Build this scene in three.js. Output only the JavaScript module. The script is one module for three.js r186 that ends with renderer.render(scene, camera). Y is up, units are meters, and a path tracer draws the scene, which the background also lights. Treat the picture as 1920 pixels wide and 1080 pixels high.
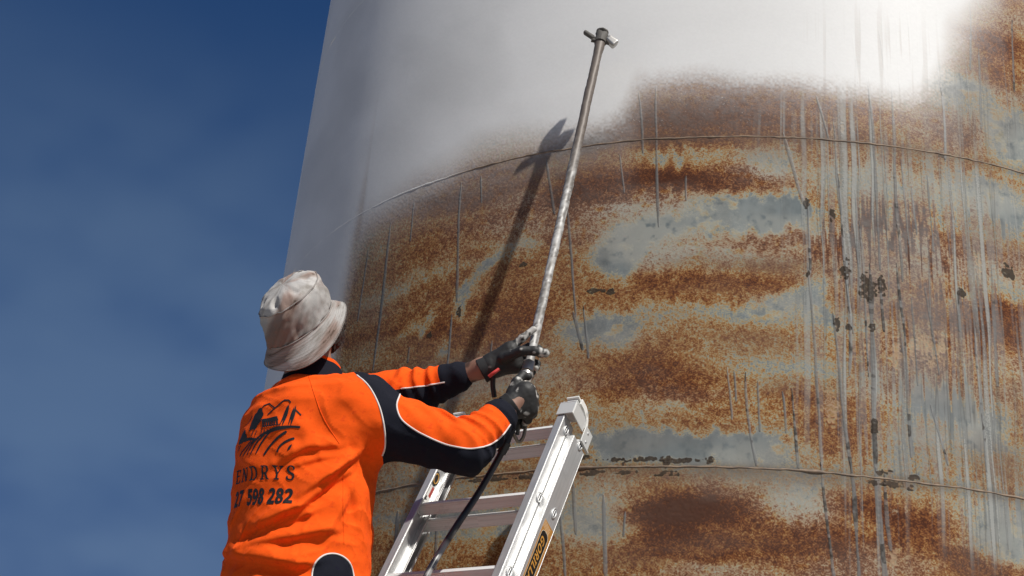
import * as THREE from 'three';
import { RoundedBoxGeometry } from 'three/addons/geometries/RoundedBoxGeometry.js';
import { mergeGeometries } from 'three/addons/utils/BufferGeometryUtils.js';

// ------------------------------------------------------------------ camera, sky, sun, exposure
const scene = new THREE.Scene();
const camera = new THREE.PerspectiveCamera(22.45280, 1024 / 576, 0.1, 4000);
camera.position.set(0, 1.6, 0);
camera.quaternion.set(0.228308,-0.010472,0.044606,0.972510);
scene.add(camera);
const renderer = new THREE.WebGLRenderer({ antialias: true });
renderer.setSize(1024, 576);
renderer.toneMapping = THREE.LinearToneMapping;
renderer.toneMappingExposure = 1.12;
renderer.shadowMap.enabled = true;

const SUN_AZ = 34, SUN_EL = 50;                                   // degrees; azimuth from +z towards +x
const rad = (d) => d * Math.PI / 180;
const sunDir = new THREE.Vector3(Math.sin(rad(SUN_AZ)) * Math.cos(rad(SUN_EL)), Math.sin(rad(SUN_EL)), Math.cos(rad(SUN_AZ)) * Math.cos(rad(SUN_EL)));
const sun = new THREE.DirectionalLight(new THREE.Color().setRGB(1, 0.965, 0.91), 4.2);
sun.position.copy(sunDir).multiplyScalar(30).add(new THREE.Vector3(0.5, 3, -5));
sun.target.position.set(0.5, 3, -5);
sun.castShadow = true; sun.shadow.radius = 2;
Object.assign(sun.shadow.camera, { left: -9, right: 9, top: 9, bottom: -9, near: 1, far: 80 });
sun.shadow.mapSize.set(4096, 4096);
scene.add(sun, sun.target);

// ------------------------------------------------------------------ small tools
const V = (x, y, z) => new THREE.Vector3(x, y, z);
const clamp = (x, a = 0, b = 1) => x < a ? a : x > b ? b : x;
const mix = (a, b, t) => a + (b - a) * t;
const sstep = (a, b, x) => { const t = clamp((x - a) / (b - a)); return t * t * (3 - 2 * t); };
function rng(seed) { let s = seed >>> 0; return () => { s = (s + 0x6D2B79F5) >>> 0; let t = s; t = Math.imul(t ^ (t >>> 15), t | 1); t ^= t + Math.imul(t ^ (t >>> 7), t | 61); return ((t ^ (t >>> 14)) >>> 0) / 4294967296; }; }
const s2l = (c) => c <= 0.04045 ? c / 12.92 : Math.pow((c + 0.055) / 1.055, 2.4);
const l2s = (c) => c <= 0.0031308 ? c * 12.92 : 1.055 * Math.pow(c, 1 / 2.4) - 0.055;
const lin = (r, g, b) => new THREE.Color().setRGB(r, g, b);

/*SDF*/
// ------------------------------------------------------------------ the man's shape: joints in metres and distance fields
const HASH = new Uint8Array(512); { let s = 77; for (let i = 0; i < 256; i++) HASH[i] = i; for (let i = 255; i > 0; i--) { s = (Math.imul(s, 1664525) + 1013904223) >>> 0; const j = (s >>> 8) % (i + 1); const t = HASH[i]; HASH[i] = HASH[j]; HASH[j] = t; } for (let i = 0; i < 256; i++) HASH[256 + i] = HASH[i]; }
function vnoise3(x, y, z) {
  const ix = Math.floor(x), iy = Math.floor(y), iz = Math.floor(z); let fx = x - ix, fy = y - iy, fz = z - iz;
  fx = fx * fx * (3 - 2 * fx); fy = fy * fy * (3 - 2 * fy); fz = fz * fz * (3 - 2 * fz);
  const X = ix & 255, Y = iy & 255, Z = iz & 255, h = (a, b, c) => HASH[HASH[HASH[(X + a) & 255] + ((Y + b) & 255)] + ((Z + c) & 255)] / 255;
  const l = (a, b, t) => a + (b - a) * t;
  return l(l(l(h(0, 0, 0), h(1, 0, 0), fx), l(h(0, 1, 0), h(1, 1, 0), fx), fy), l(l(h(0, 0, 1), h(1, 0, 1), fx), l(h(0, 1, 1), h(1, 1, 1), fx), fy), fz);
}
const J = {
  pelvis: [-0.5521,2.6219,-4.1375], neck: [-0.5854,3.2684,-4.1178], head: [-0.6202,3.4363,-4.0678],
  rs: [-0.4158,3.1286,-4.0086], re: [-0.0927,3.0435,-3.9727], rw: [0.0147,3.1831,-4.0094],
  ls: [-0.566,3.272,-4.3058], le: [-0.3041,3.3072,-4.2659], lw: [-0.0682,3.3817,-4.162],
};
const YAW = 45 * Math.PI / 180;
const T_UP = (() => { const d = [0, 1, 2].map((i) => J.neck[i] - J.pelvis[i]), l = Math.hypot(...d); return d.map((v) => v / l); })();
const T_LEN = Math.hypot(...[0, 1, 2].map((i) => J.neck[i] - J.pelvis[i]));
const T_FW = (() => { let f = [Math.sin(YAW), 0, -Math.cos(YAW)]; const k = f[0] * T_UP[0] + f[2] * T_UP[2]; f = f.map((v, i) => v - k * T_UP[i]); const l = Math.hypot(...f); return f.map((v) => v / l); })();
const T_RT = [T_FW[1] * T_UP[2] - T_FW[2] * T_UP[1], T_FW[2] * T_UP[0] - T_FW[0] * T_UP[2], T_FW[0] * T_UP[1] - T_FW[1] * T_UP[0]];
function torsoLocal(x, y, z) { const a = x - J.pelvis[0], b = y - J.pelvis[1], c = z - J.pelvis[2]; return [a * T_RT[0] + b * T_RT[1] + c * T_RT[2], a * T_UP[0] + b * T_UP[1] + c * T_UP[2], a * T_FW[0] + b * T_FW[1] + c * T_FW[2]]; }
function torsoWorld(a, b, c) { return [0, 1, 2].map((i) => J.pelvis[i] + a * T_RT[i] + b * T_UP[i] + c * T_FW[i]); }
function smin(a, b, k) { const h = Math.max(k - Math.abs(a - b), 0) / k; return Math.min(a, b) - h * h * k * 0.25; }
function rc(x, y, z, a, b, ra, rb) {
  const dx = b[0] - a[0], dy = b[1] - a[1], dz = b[2] - a[2], px = x - a[0], py = y - a[1], pz = z - a[2];
  let t = (px * dx + py * dy + pz * dz) / (dx * dx + dy * dy + dz * dz); t = t < 0 ? 0 : t > 1 ? 1 : t;
  return Math.hypot(px - dx * t, py - dy * t, pz - dz * t) - (ra + (rb - ra) * t);
}
// half widths (side, front-back) of the shirt at heights above the pelvis
const RINGS = [[-0.16, 0.240, 0.194], [0, 0.236, 0.192], [0.14, 0.230, 0.187], [0.30, 0.236, 0.190], [0.42, 0.244, 0.192], [0.51, 0.236, 0.186], [0.565, 0.212, 0.168], [0.61, 0.142, 0.125], [0.65, 0.085, 0.085]];
function torsoBase(x, y, z) {
  const [lx, ly, lz] = torsoLocal(x, y, z);
  const s = Math.max(-0.16, Math.min(0.65, ly)); let i = 0; while (i < RINGS.length - 2 && s > RINGS[i + 1][0]) i++;
  let t = (s - RINGS[i][0]) / (RINGS[i + 1][0] - RINGS[i][0]); t = t * t * (3 - 2 * t);
  const A = RINGS[i][1] + (RINGS[i + 1][1] - RINGS[i][1]) * t, B = RINGS[i][2] + (RINGS[i + 1][2] - RINGS[i][2]) * t;
  const zz = lz - 0.012, k = Math.hypot(lx / A, zz / B), g = Math.hypot(lx / (A * A), zz / (B * B));
  let d = g < 1e-6 ? -Math.min(A, B) : k * (k - 1) / g;
  d = Math.max(d, (ly - 0.625) * 0.9, -0.16 - ly);
  return d * 0.86;
}
const armR = (x, y, z) => smin(rc(x, y, z, J.rs, J.re, 0.104, 0.075), rc(x, y, z, J.re, RC, 0.075, 0.052), 0.022);
const armL = (x, y, z) => smin(rc(x, y, z, J.ls, J.le, 0.092, 0.072), rc(x, y, z, J.le, LC, 0.072, 0.046), 0.05);
const RC = [0, 1, 2].map((i) => J.re[i] + (J.rw[i] - J.re[i]) * 0.84);
const LC = [0, 1, 2].map((i) => J.le[i] + (J.lw[i] - J.le[i]) * 0.70);
const NB = torsoWorld(0, T_LEN - 0.085, 0.01);
const TRAP = [J.rs[0], J.rs[1] + 0.026, J.rs[2]];
function shirtBase(x, y, z) {
  const t = torsoBase(x, y, z); if (t > 0.5) return Math.min(t, Math.min(armR(x, y, z), armL(x, y, z)));
  const yoke = Math.min(rc(x, y, z, NB, TRAP, 0.078, 0.092), rc(x, y, z, NB, J.ls, 0.062, 0.08));
  return smin(smin(smin(t, armR(x, y, z), 0.07), armL(x, y, z), 0.07), yoke, 0.06);
}
/*END SDF*/
const FOLDS = [];                                                  // ridges of the cloth on the torso: (arc round the spine, height) polylines
const fold = (amp, width, ...p) => FOLDS.push({ amp, width, p, lo: Math.min(...p.filter((_, i) => i % 2)) - 4 * width, hi: Math.max(...p.filter((_, i) => i % 2)) + 4 * width });
fold(0.012, 0.016, 0.0923,0.3271, 0.1864,0.3702, 0.2655,0.3841);
fold(0.022, 0.017, 0.3063,0.362, 0.2835,0.3384, 0.2385,0.2859, 0.1771,0.232);
fold(0.018, 0.016, 0.2935,0.3126, 0.2407,0.2598, 0.1763,0.1923, 0.0965,0.1594, -0.0244,0.1401);
fold(0.011, 0.014, 0.2034,0.1777, 0.0999,0.1332);
fold(0.013, 0.016, 0.2744,0.1393, 0.1662,0.1102, 0.0306,0.1017);
fold(0.018, 0.018, -0.1241,0.0977, 0.0732,0.0559, 0.1906,0.033, 0.2361,0.0462);
fold(0.006, 0.014, 0.1461,0.3166, 0.2231,0.3421, 0.2747,0.3552);
fold(0.005, 0.018, 0.0632,0.3147, -0.0162,0.3429, -0.125,0.3972);
fold(0.010, 0.020, 0.3018,0.302, 0.3376,0.2338, 0.3593,0.1474);
fold(0.012, 0.022, 0.2419,0.1227, 0.2877,0.2211, 0.303,0.2866);
function segDist(px, py, ax, ay, bx, by) { const dx = bx - ax, dy = by - ay; let t = ((px - ax) * dx + (py - ay) * dy) / (dx * dx + dy * dy); t = clamp(t); const ex = px - ax - dx * t, ey = py - ay - dy * t; return [Math.hypot(ex, ey), (dx * (py - ay) - dy * (px - ax)) / Math.hypot(dx, dy) * (dx >= 0 ? 1 : -1), t]; }
function wrinkles(x, y, z) {
  const [lx, ly, lz] = torsoLocal(x, y, z); let d = 0;
  const a = 0.2 * Math.atan2(lx, -lz);
  for (const f of FOLDS) {
    if (ly < f.lo || ly > f.hi) continue;
    let best = 9, side = 1, end = 1; const n = f.p.length / 2 - 1;
    for (let i = 0; i < n; i++) { const [q, s, t] = segDist(a, ly, f.p[2 * i], f.p[2 * i + 1], f.p[2 * i + 2], f.p[2 * i + 3]); if (q < best) { best = q; side = s; end = i === n - 1 ? 1 - 0.7 * t : i === 0 ? 0.5 + 0.5 * t : 1; } }
    const kk = clamp(side / f.width, -1, 1), w = f.width * (1.2 + 0.45 * kk);
    d += 1.05 * f.amp * end * Math.exp(-(best / w) * (best / w)); if (kk < 0) d += kk * f.amp * 0.45 * end * Math.exp(-Math.pow((best - f.width * 1.5) / f.width, 2));
  }
  return d;
}
const sub3 = (a, b) => [a[0] - b[0], a[1] - b[1], a[2] - b[2]], dot3 = (a, b) => a[0] * b[0] + a[1] * b[1] + a[2] * b[2];
function along(p, a, b) { const d = sub3(b, a); return dot3(sub3(p, a), d) / dot3(d, d); }
function shirt(x, y, z) {
  const d = shirtBase(x, y, z); if (d > 0.06 || d < -0.06) return d;
  const ar = armR(x, y, z), al = armL(x, y, z), t = torsoBase(x, y, z), p = [x, y, z];
  const wt = clamp((Math.min(ar, al) - t) / 0.03 + 0.6);
  let w = wt * wrinkles(x, y, z);
  const n1 = vnoise3(x * 16 + 3, y * 20, z * 16), n2 = vnoise3(x * 34, y * 40 + 9, z * 34);
  w += (n1 - 0.5) * 0.010 + (n2 - 0.5) * 0.003;
  { const q = torsoLocal(x, y, z), rn = vnoise3((q[0] + q[1]) * 7 + 2, (q[1] - q[0]) * 17, q[2] * 9), rg = 1 - Math.abs(2 * rn - 1); w += 0.006 * rg * rg * rg * sstep(0.38, 0.15, q[1]); const r2 = vnoise3(x * 13 + 9, y * 26 + x * 14, z * 13), g2 = 1 - Math.abs(2 * r2 - 1); w += 0.0018 * g2 * g2 * g2; }
  if (wt < 1) {
    const A = ar < al ? [J.re, RC, J.rs, 0.075] : [J.le, LC, J.ls, 0.066];
    const tf = along(p, A[0], A[1]), tu = along(p, A[2], A[0]);
    const kb = sstep(-0.12, 0.12, tf), rn = 5 * vnoise3(x * 9, y * 9, z * 9 + 4), ring = mix(Math.sin(tu * 26 + rn), Math.sin(tf * 30 + rn), kb);
    const m = mix(sstep(0.35, 1.0, tu) * 0.6, sstep(-0.05, 0.35, tf) * 0.9 + 0.1, kb);
    w += (1 - wt) * m * mix(0.0045, 0.0012, sstep(0.62, 0.76, tf)) * (ring > 0 ? ring : ring * 0.6);
    const fx = Math.sin(tf * 17 + (x - y) * 26 + 3 * n1); w += (1 - wt) * 0.004 * fx * Math.exp(-Math.pow((tf - 0.1) / 0.35, 2));
  }
  return d - w;
}
// a mesh of the zero surface of f inside a box: surface nets on a sparse grid, vertices pulled onto the surface, normals from the field
function meshField(f, lo, hi, cell, block = 6) {
  const n = [0, 1, 2].map((i) => Math.ceil((hi[i] - lo[i]) / cell / block) * block + 1), [NX, NY, NZ] = n;
  const val = new Float32Array(NX * NY * NZ).fill(1e9), at = (i, j, k) => (k * NY + j) * NX + i, vid = new Int32Array(NX * NY * NZ).fill(-1);
  const blocks = [], half = block * cell * 0.5;
  for (let k = 0; k < NZ - 1; k += block) for (let j = 0; j < NY - 1; j += block) for (let i = 0; i < NX - 1; i += block)
    if (Math.abs(f(lo[0] + i * cell + half, lo[1] + j * cell + half, lo[2] + k * cell + half)) < half * 2.3 + 0.012) blocks.push([i, j, k]);
  for (const [i0, j0, k0] of blocks) for (let k = k0; k <= k0 + block && k < NZ; k++) for (let j = j0; j <= j0 + block && j < NY; j++) for (let i = i0; i <= i0 + block && i < NX; i++) { const q = at(i, j, k); if (val[q] > 1e8) val[q] = f(lo[0] + i * cell, lo[1] + j * cell, lo[2] + k * cell); }
  const pos = [], idx = [], e = [[0, 1], [2, 3], [4, 5], [6, 7], [0, 2], [1, 3], [4, 6], [5, 7], [0, 4], [1, 5], [2, 6], [3, 7]];
  for (const [i0, j0, k0] of blocks) for (let k = k0; k < Math.min(k0 + block, NZ - 1); k++) for (let j = j0; j < Math.min(j0 + block, NY - 1); j++) for (let i = i0; i < Math.min(i0 + block, NX - 1); i++) {
    const c = []; let m = 0;
    for (let q = 0; q < 8; q++) { const v = val[at(i + (q & 1), j + ((q >> 1) & 1), k + (q >> 2))]; c.push(v); if (v < 0) m |= 1 << q; }
    if (m === 0 || m === 255) continue;
    let x = 0, y = 0, z = 0, s = 0;
    for (const [a, b] of e) if (((m >> a) & 1) !== ((m >> b) & 1)) { const t = c[a] / (c[a] - c[b]); x += mix(a & 1, b & 1, t); y += mix((a >> 1) & 1, (b >> 1) & 1, t); z += mix(a >> 2, b >> 2, t); s++; }
    vid[at(i, j, k)] = pos.length / 3; pos.push(lo[0] + (i + x / s) * cell, lo[1] + (j + y / s) * cell, lo[2] + (k + z / s) * cell);
  }
  const quad = (a, b, c, d, flip) => { if (a < 0 || b < 0 || c < 0 || d < 0) return; if (flip) idx.push(a, c, b, a, d, c); else idx.push(a, b, c, a, c, d); };
  for (const [i0, j0, k0] of blocks) for (let k = Math.max(k0, 1); k < Math.min(k0 + block, NZ - 1); k++) for (let j = Math.max(j0, 1); j < Math.min(j0 + block, NY - 1); j++) for (let i = Math.max(i0, 1); i < Math.min(i0 + block, NX - 1); i++) {
    const v = val[at(i, j, k)] < 0;
    if (v !== val[at(i + 1, j, k)] < 0) quad(vid[at(i, j - 1, k - 1)], vid[at(i, j, k - 1)], vid[at(i, j, k)], vid[at(i, j - 1, k)], !v);
    if (v !== val[at(i, j + 1, k)] < 0) quad(vid[at(i - 1, j, k - 1)], vid[at(i - 1, j, k)], vid[at(i, j, k)], vid[at(i, j, k - 1)], !v);
    if (v !== val[at(i, j, k + 1)] < 0) quad(vid[at(i - 1, j - 1, k)], vid[at(i, j - 1, k)], vid[at(i, j, k)], vid[at(i - 1, j, k)], !v);
  }
  const nor = new Array(pos.length), h = cell * 0.4;
  for (let p = 0; p < pos.length; p += 3) for (let r = 0; r < 2; r++) {
    const x = pos[p], y = pos[p + 1], z = pos[p + 2];
    let gx = f(x + h, y, z) - f(x - h, y, z), gy = f(x, y + h, z) - f(x, y - h, z), gz = f(x, y, z + h) - f(x, y, z - h); const l = Math.hypot(gx, gy, gz) || 1;
    if (r === 0) { const st = clamp(f(x, y, z) / (l / (2 * h)), -cell * 0.5, cell * 0.5); pos[p] -= gx / l * st; pos[p + 1] -= gy / l * st; pos[p + 2] -= gz / l * st; }
    else { nor[p] = gx / l; nor[p + 1] = gy / l; nor[p + 2] = gz / l; }
  }
  return { pos, nor, idx };
}
function cut(m, f) {                                               // splits a mesh along f = 0: [f > 0, f <= 0]
  const n = m.pos.length / 3, val = new Float32Array(n); for (let i = 0; i < n; i++) val[i] = f(m.pos[3 * i], m.pos[3 * i + 1], m.pos[3 * i + 2]) || 1e-7;
  const P = m.pos.slice(), N = m.nor.slice(), pos = [], neg = [], cache = new Map();
  const mid = (a, b) => { const key = a < b ? a * n + b : b * n + a; let r = cache.get(key); if (r === undefined) { const t = val[a] / (val[a] - val[b]); r = P.length / 3; for (let q = 0; q < 3; q++) { P.push(mix(m.pos[3 * a + q], m.pos[3 * b + q], t)); N.push(mix(m.nor[3 * a + q], m.nor[3 * b + q], t)); } cache.set(key, r); } return r; };
  for (let i = 0; i < m.idx.length; i += 3) {
    const t = [m.idx[i], m.idx[i + 1], m.idx[i + 2]], s = t.map((q) => val[q] > 0), c = s.filter(Boolean).length;
    if (c === 3) pos.push(...t); else if (c === 0) neg.push(...t); else {
      const odd = c === 1 ? s.indexOf(true) : s.indexOf(false), a = t[odd], b = t[(odd + 1) % 3], d = t[(odd + 2) % 3], ab = mid(a, b), ad = mid(a, d);
      const one = c === 1 ? pos : neg, two = c === 1 ? neg : pos; one.push(a, ab, ad); two.push(ab, b, d, ab, d, ad);
    }
  }
  const pack = (ix) => { const map = new Map(), o = { pos: [], nor: [], idx: [] }; for (const q of ix) { let r = map.get(q); if (r === undefined) { r = o.pos.length / 3; map.set(q, r); for (let k = 0; k < 3; k++) { o.pos.push(P[3 * q + k]); o.nor.push(N[3 * q + k]); } } o.idx.push(r); } return o; };
  return [pack(pos), pack(neg)];
}
function toGeometry(m, origin = [0, 0, 0]) {
  const g = new THREE.BufferGeometry(), p = new Float32Array(m.pos.length); for (let i = 0; i < p.length; i++) p[i] = m.pos[i] - origin[i % 3];
  g.setAttribute('position', new THREE.BufferAttribute(p, 3)); g.setAttribute('normal', new THREE.BufferAttribute(new Float32Array(m.nor), 3));
  if (m.uv) g.setAttribute('uv', new THREE.BufferAttribute(new Float32Array(m.uv), 2));
  if (m.col) g.setAttribute('color', new THREE.BufferAttribute(new Float32Array(m.col), 3));
  g.setIndex(m.idx); return g;
}
function uvBy(m, fn) { m.uv = []; for (let i = 0; i < m.pos.length; i += 3) m.uv.push(...fn(m.pos[i], m.pos[i + 1], m.pos[i + 2], m.nor[i], m.nor[i + 1], m.nor[i + 2])); return m; }
const boxUV = (s = 1) => (x, y, z, a, b, c) => { a = Math.abs(a); b = Math.abs(b); c = Math.abs(c); return b > a && b > c ? [x * s, z * s] : a > c ? [z * s, y * s] : [x * s, y * s]; };

const used = {};
const numbered = (n) => { const k = used[n] = (used[n] ?? -1) + 1; return k ? n + '_' + String(k).padStart(3, '0') : n; };
function tag(o, label, category, group) { o.userData.label = label; o.userData.category = category; if (group) o.userData.group = group; return o; }
function struct(o) { o.userData.kind = 'structure'; return o; }
function thing(name, label, category, p) { const g = new THREE.Group(); g.name = numbered(name); g.position.copy(p); scene.add(g); return tag(g, label, category); }
function part(name, geo, mat, parent, label) { const m = new THREE.Mesh(geo, mat); m.name = name; m.castShadow = m.receiveShadow = true; if (label) m.userData.label = label; parent.add(m); return m; }

// ------------------------------------------------------------------ noise on a plane, textures
function vnoise2(x, y, s = 0) {
  const ix = Math.floor(x), iy = Math.floor(y); let fx = x - ix, fy = y - iy; fx = fx * fx * (3 - 2 * fx); fy = fy * fy * (3 - 2 * fy);
  const a = HASH[(ix + s) & 255], b = HASH[(ix + 1 + s) & 255], Y = iy & 255, Z = (iy + 1) & 255;
  const p = HASH[a + Y], q = HASH[b + Y], r = HASH[a + Z], t = HASH[b + Z], u = p + (q - p) * fx; return (u + (r + (t - r) * fx - u) * fy) / 255;
}
function fbm2(x, y, o, s = 0) { let v = 0, a = 0.5, n = 0; for (let i = 0; i < o; i++) { v += a * vnoise2(x, y, s + i * 37); n += a; a *= 0.5; x = x * 2.03 + 11.3; y = y * 2.03 + 5.7; } return v / n; }
function dataTex(w, h, fn, srgb, repeat) {
  const d = new Uint8Array(w * h * 4), o = [0, 0, 0];
  for (let j = 0; j < h; j++) for (let i = 0; i < w; i++) { fn((i + 0.5) / w, (j + 0.5) / h, o); const q = (j * w + i) * 4; for (let c = 0; c < 3; c++) d[q + c] = 255 * clamp(srgb ? l2s(clamp(o[c])) : o[c]) + 0.5; d[q + 3] = 255; }
  const t = new THREE.DataTexture(d, w, h, THREE.RGBAFormat); t.magFilter = THREE.LinearFilter; t.minFilter = THREE.LinearMipmapLinearFilter; t.generateMipmaps = true;
  if (srgb) t.colorSpace = THREE.SRGBColorSpace; if (repeat) t.wrapS = t.wrapT = THREE.RepeatWrapping; t.needsUpdate = true; return t;
}

// ------------------------------------------------------------------ sky: clear deep blue with thin veils of cloud
{
  const W = 1024, Hh = 512, d = new Float32Array(W * Hh * 4);
  for (let j = 0; j < Hh; j++) for (let i = 0; i < W; i++) {
    const el = ((j + 0.5) / Hh - 0.5) * Math.PI, azm = ((i + 0.5) / W - 0.5) * 2 * Math.PI;      // three's equirect: u = atan2(z, x) / 2pi + 0.5
    const dx = Math.cos(el) * Math.cos(azm), dy = Math.sin(el), dz = Math.cos(el) * Math.sin(azm);
    const e = clamp(dy), q = (j * W + i) * 4;
    let r = mix(0.043, 0.012, sstep(0.16, 0.68, e)), g = mix(0.094, 0.042, sstep(0.16, 0.68, e)), b = mix(0.218, 0.126, sstep(0.16, 0.68, e));
    const hz = Math.exp(-e * 11); r += hz * 0.12; g += hz * 0.12; b += hz * 0.09;
    const c = Math.max(0, dx * sunDir.x + dy * sunDir.y + dz * sunDir.z), glow = Math.pow(c, 14) * 0.35 + Math.pow(c, 120) * 1.5;
    r += glow; g += glow * 0.95; b += glow * 0.85;
    const sx = dx / (dy + 0.25), sz = dz / (dy + 0.25);
    let cl = fbm2(sx * 2.3 + 40, sz * 2.3 + 13, 5, 3); cl = sstep(0.44, 0.80, cl + 0.30 * (fbm2(sx * 8, sz * 8, 4, 8) - 0.5)) * (1 - sstep(0.42, 0.62, e));
    r += cl * 0.036; g += cl * 0.046; b += cl * 0.044;
    if (dy < 0) { r = 0.12; g = 0.11; b = 0.09; }
    d[q] = r; d[q + 1] = g; d[q + 2] = b; d[q + 3] = 1;
  }
  const t = new THREE.DataTexture(d, W, Hh, THREE.RGBAFormat, THREE.FloatType); t.magFilter = t.minFilter = THREE.LinearFilter; t.mapping = THREE.EquirectangularReflectionMapping; t.needsUpdate = true;
  scene.background = t; scene.environment = t;
}

// ------------------------------------------------------------------ ground
{
  const map = dataTex(512, 512, (u, v, o) => { const n = fbm2(u * 24, v * 24, 5, 5), m = vnoise2(u * 160, v * 160, 9); const k = 0.15 + 0.10 * n + 0.06 * m; o[0] = k * 1.06; o[1] = k; o[2] = k * 0.90; }, true, true);
  map.repeat.set(700, 700);
  const g = new THREE.PlaneGeometry(4000, 4000); g.rotateX(-Math.PI / 2);
  const m = new THREE.Mesh(g, new THREE.MeshStandardMaterial({ map, roughness: 0.95 })); m.name = 'ground'; m.receiveShadow = true; scene.add(struct(m));
}

// ------------------------------------------------------------------ the steel tank
const TR = 2.28645, TAX = 1.14782, TAZ = -6.69073, TB = -0.16990, SEAM = 3.23141, PH = 1.27000;     // radius, axis, bearing of the front, height of a weld, height of a plate course
const U0 = -3.12, U1 = 1.66, V0 = SEAM - PH, V1 = SEAM + 3 * PH;                // the painted front: metres of arc left and right of the front line, heights
// features of the weathered coat, in metres of arc (from the front line) and metres of height
const GW = 480, GH = 500, fields = {};
const lay = (n) => fields[n] ??= new Float32Array(GW * GH);
function spot(n, u, v, ru, rv, amp, ang = 0, hard = 2) {          // an elliptical patch with a soft rim
  const F = lay(n), c = Math.cos(ang), s = Math.sin(ang), m = Math.max(ru, rv) * 1.8;
  const i0 = Math.max(0, Math.floor((u - m - U0) / (U1 - U0) * GW)), i1 = Math.min(GW - 1, Math.ceil((u + m - U0) / (U1 - U0) * GW)), j0 = Math.max(0, Math.floor((v - m - V0) / (V1 - V0) * GH)), j1 = Math.min(GH - 1, Math.ceil((v + m - V0) / (V1 - V0) * GH));
  for (let j = j0; j <= j1; j++) for (let i = i0; i <= i1; i++) {
    const x = U0 + (i + 0.5) / GW * (U1 - U0) - u, y = V0 + (j + 0.5) / GH * (V1 - V0) - v, a = (x * c + y * s) / ru, b = (-x * s + y * c) / rv;
    const e = amp * Math.exp(-Math.pow(a * a + b * b, hard / 2 + 0.5) * 0.9); F[j * GW + i] += e;
  }
}
function sample(F, u, v) {
  let x = (u - U0) / (U1 - U0) * GW - 0.5, y = (v - V0) / (V1 - V0) * GH - 0.5; x = clamp(x, 0, GW - 1.001); y = clamp(y, 0, GH - 1.001);
  const i = x | 0, j = y | 0, fx = x - i, fy = y - j, q = j * GW + i; const a = F[q] + (F[q + 1] - F[q]) * fx, b = F[q + GW] + (F[q + GW + 1] - F[q + GW]) * fx; return a + (b - a) * fy;
}
// where bare rust is deepest (+) or the old grey coat survives (-)
spot('rust', -0.1387,4.5737,0.3723,0.1119, 0.42); spot('rust', -0.0947,4.333,0.2298,0.0677, 0.55); spot('rust', -0.4243,4.3203,0.2568,0.0808, 0.42); spot('rust', -0.8393,4.213,0.3612,0.1237, 0.22); spot('rust', -1.0496,4.3998,0.2517,0.0854, 0.25);
spot('rust', 0.2241,4.1011,0.3739,0.0426, 0.36, 0.12); spot('rust', -0.0122,3.8726,0.2933,0.0648, 0.40); spot('rust', -0.2574,3.5629,0.2537,0.103, 0.62); spot('rust', -0.3434,3.8486,0.2252,0.0772, 0.20);
spot('rust', -0.1529,3.0766,0.2059,0.0748, 0.62); spot('rust', -0.0746,3.3896,0.1935,0.0512, 0.34); spot('rust', 0.3314,3.3369,0.1752,0.0757, 0.62); spot('rust', 0.2204,3.5161,0.1241,0.0734, 0.25); spot('rust', 0.4482,4.143,0.1427,0.066, 0.58); spot('rust', 0.6402,4.1488,0.1752,0.0506, 0.55);
spot('rust', 0.7612,3.8367,0.2125,0.0759, 0.42); spot('rust', 0.9304,3.9516,0.1212,0.0772, 0.35); spot('rust', 0.5803,3.6299,0.2212,0.0483, 0.38); spot('rust', 0.4561,3.1319,0.1562,0.0707, 0.42); spot('rust', 0.6646,3.0947,0.1597,0.0636, 0.36); spot('rust', 0.2673,3.0094,0.1862,0.0525, 0.28); spot('rust', 1.0337,4.998,0.0905,0.1482, 0.4); spot('rust', 0.83,4.655,0.126,0.0919, 0.45);
spot('rust', 0.907,3.3766,0.1145,0.0915, 0.3); spot('rust', 0.8225,3.003,0.1085,0.0704, 0.35); spot('rust', -1.2867,4.1798,0.1953,0.1074, 0.2); spot('rust', -1.123,3.7812,0.2451,0.0817, 0.22); spot('rust', -0.8019,3.8115,0.1832,0.1193, 0.26); spot('rust', -0.5571,4.1679,0.1793,0.1206, 0.3); spot('rust', -0.3194,2.9337,0.1376,0.0709, 0.25); spot('rust', 0.0795,3.6835,0.1439,0.0561, 0.15);
spot('rust', 0.0296,4.1962,0.2072,0.0627, -1.0, 0.13); spot('rust', 0.1875,4.1846,0.1035,0.0546, -0.9); spot('rust', -0.1935,4.1272,0.1136,0.0353, -0.85, 0.2); spot('rust', -0.3341,4.0699,0.1147,0.0551, -0.95, 0.6); spot('rust', -0.4265,3.9805,0.0653,0.0785, -0.85, -0.5); spot('rust', -0.0882,4.0286,0.2611,0.0426, -0.30);
spot('rust', -0.1347,4.4105,0.2126,0.0241, -0.45); spot('rust', 0.1314,4.402,0.0958,0.0517, -0.55); spot('rust', -0.3982,4.1949,0.1363,0.0359, -0.35); spot('rust', -0.4511,3.7218,0.1318,0.0576, -0.85); spot('rust', -0.5884,3.7333,0.0772,0.0505, -0.45); spot('rust', 0.1684,3.8381,0.1095,0.0416, -0.6, 0.35); spot('rust', 0.2767,3.8554,0.0623,0.0833, -0.8); spot('rust', 0.043,3.7822,0.1089,0.034, -0.3);
spot('rust', -0.3368,3.3055,0.1607,0.0478, -0.95); spot('rust', -0.1073,3.2992,0.1922,0.0472, -0.85); spot('rust', 0.1163,3.3033,0.1215,0.0541, -0.45); spot('rust', -0.2175,3.4555,0.0894,0.0222, -0.40); spot('rust', 0.685,3.4909,0.1478,0.0661, -0.95); spot('rust', 0.8361,3.4772,0.1138,0.1105, -0.8); spot('rust', 0.8758,4.3692,0.207,0.0839, -0.75); spot('rust', 0.9996,4.288,0.0846,0.0678, -0.9); spot('rust', 1.0297,4.6595,0.1099,0.1235, -0.9); spot('rust', 0.8387,4.7989,0.1065,0.1033, -0.7);
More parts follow.
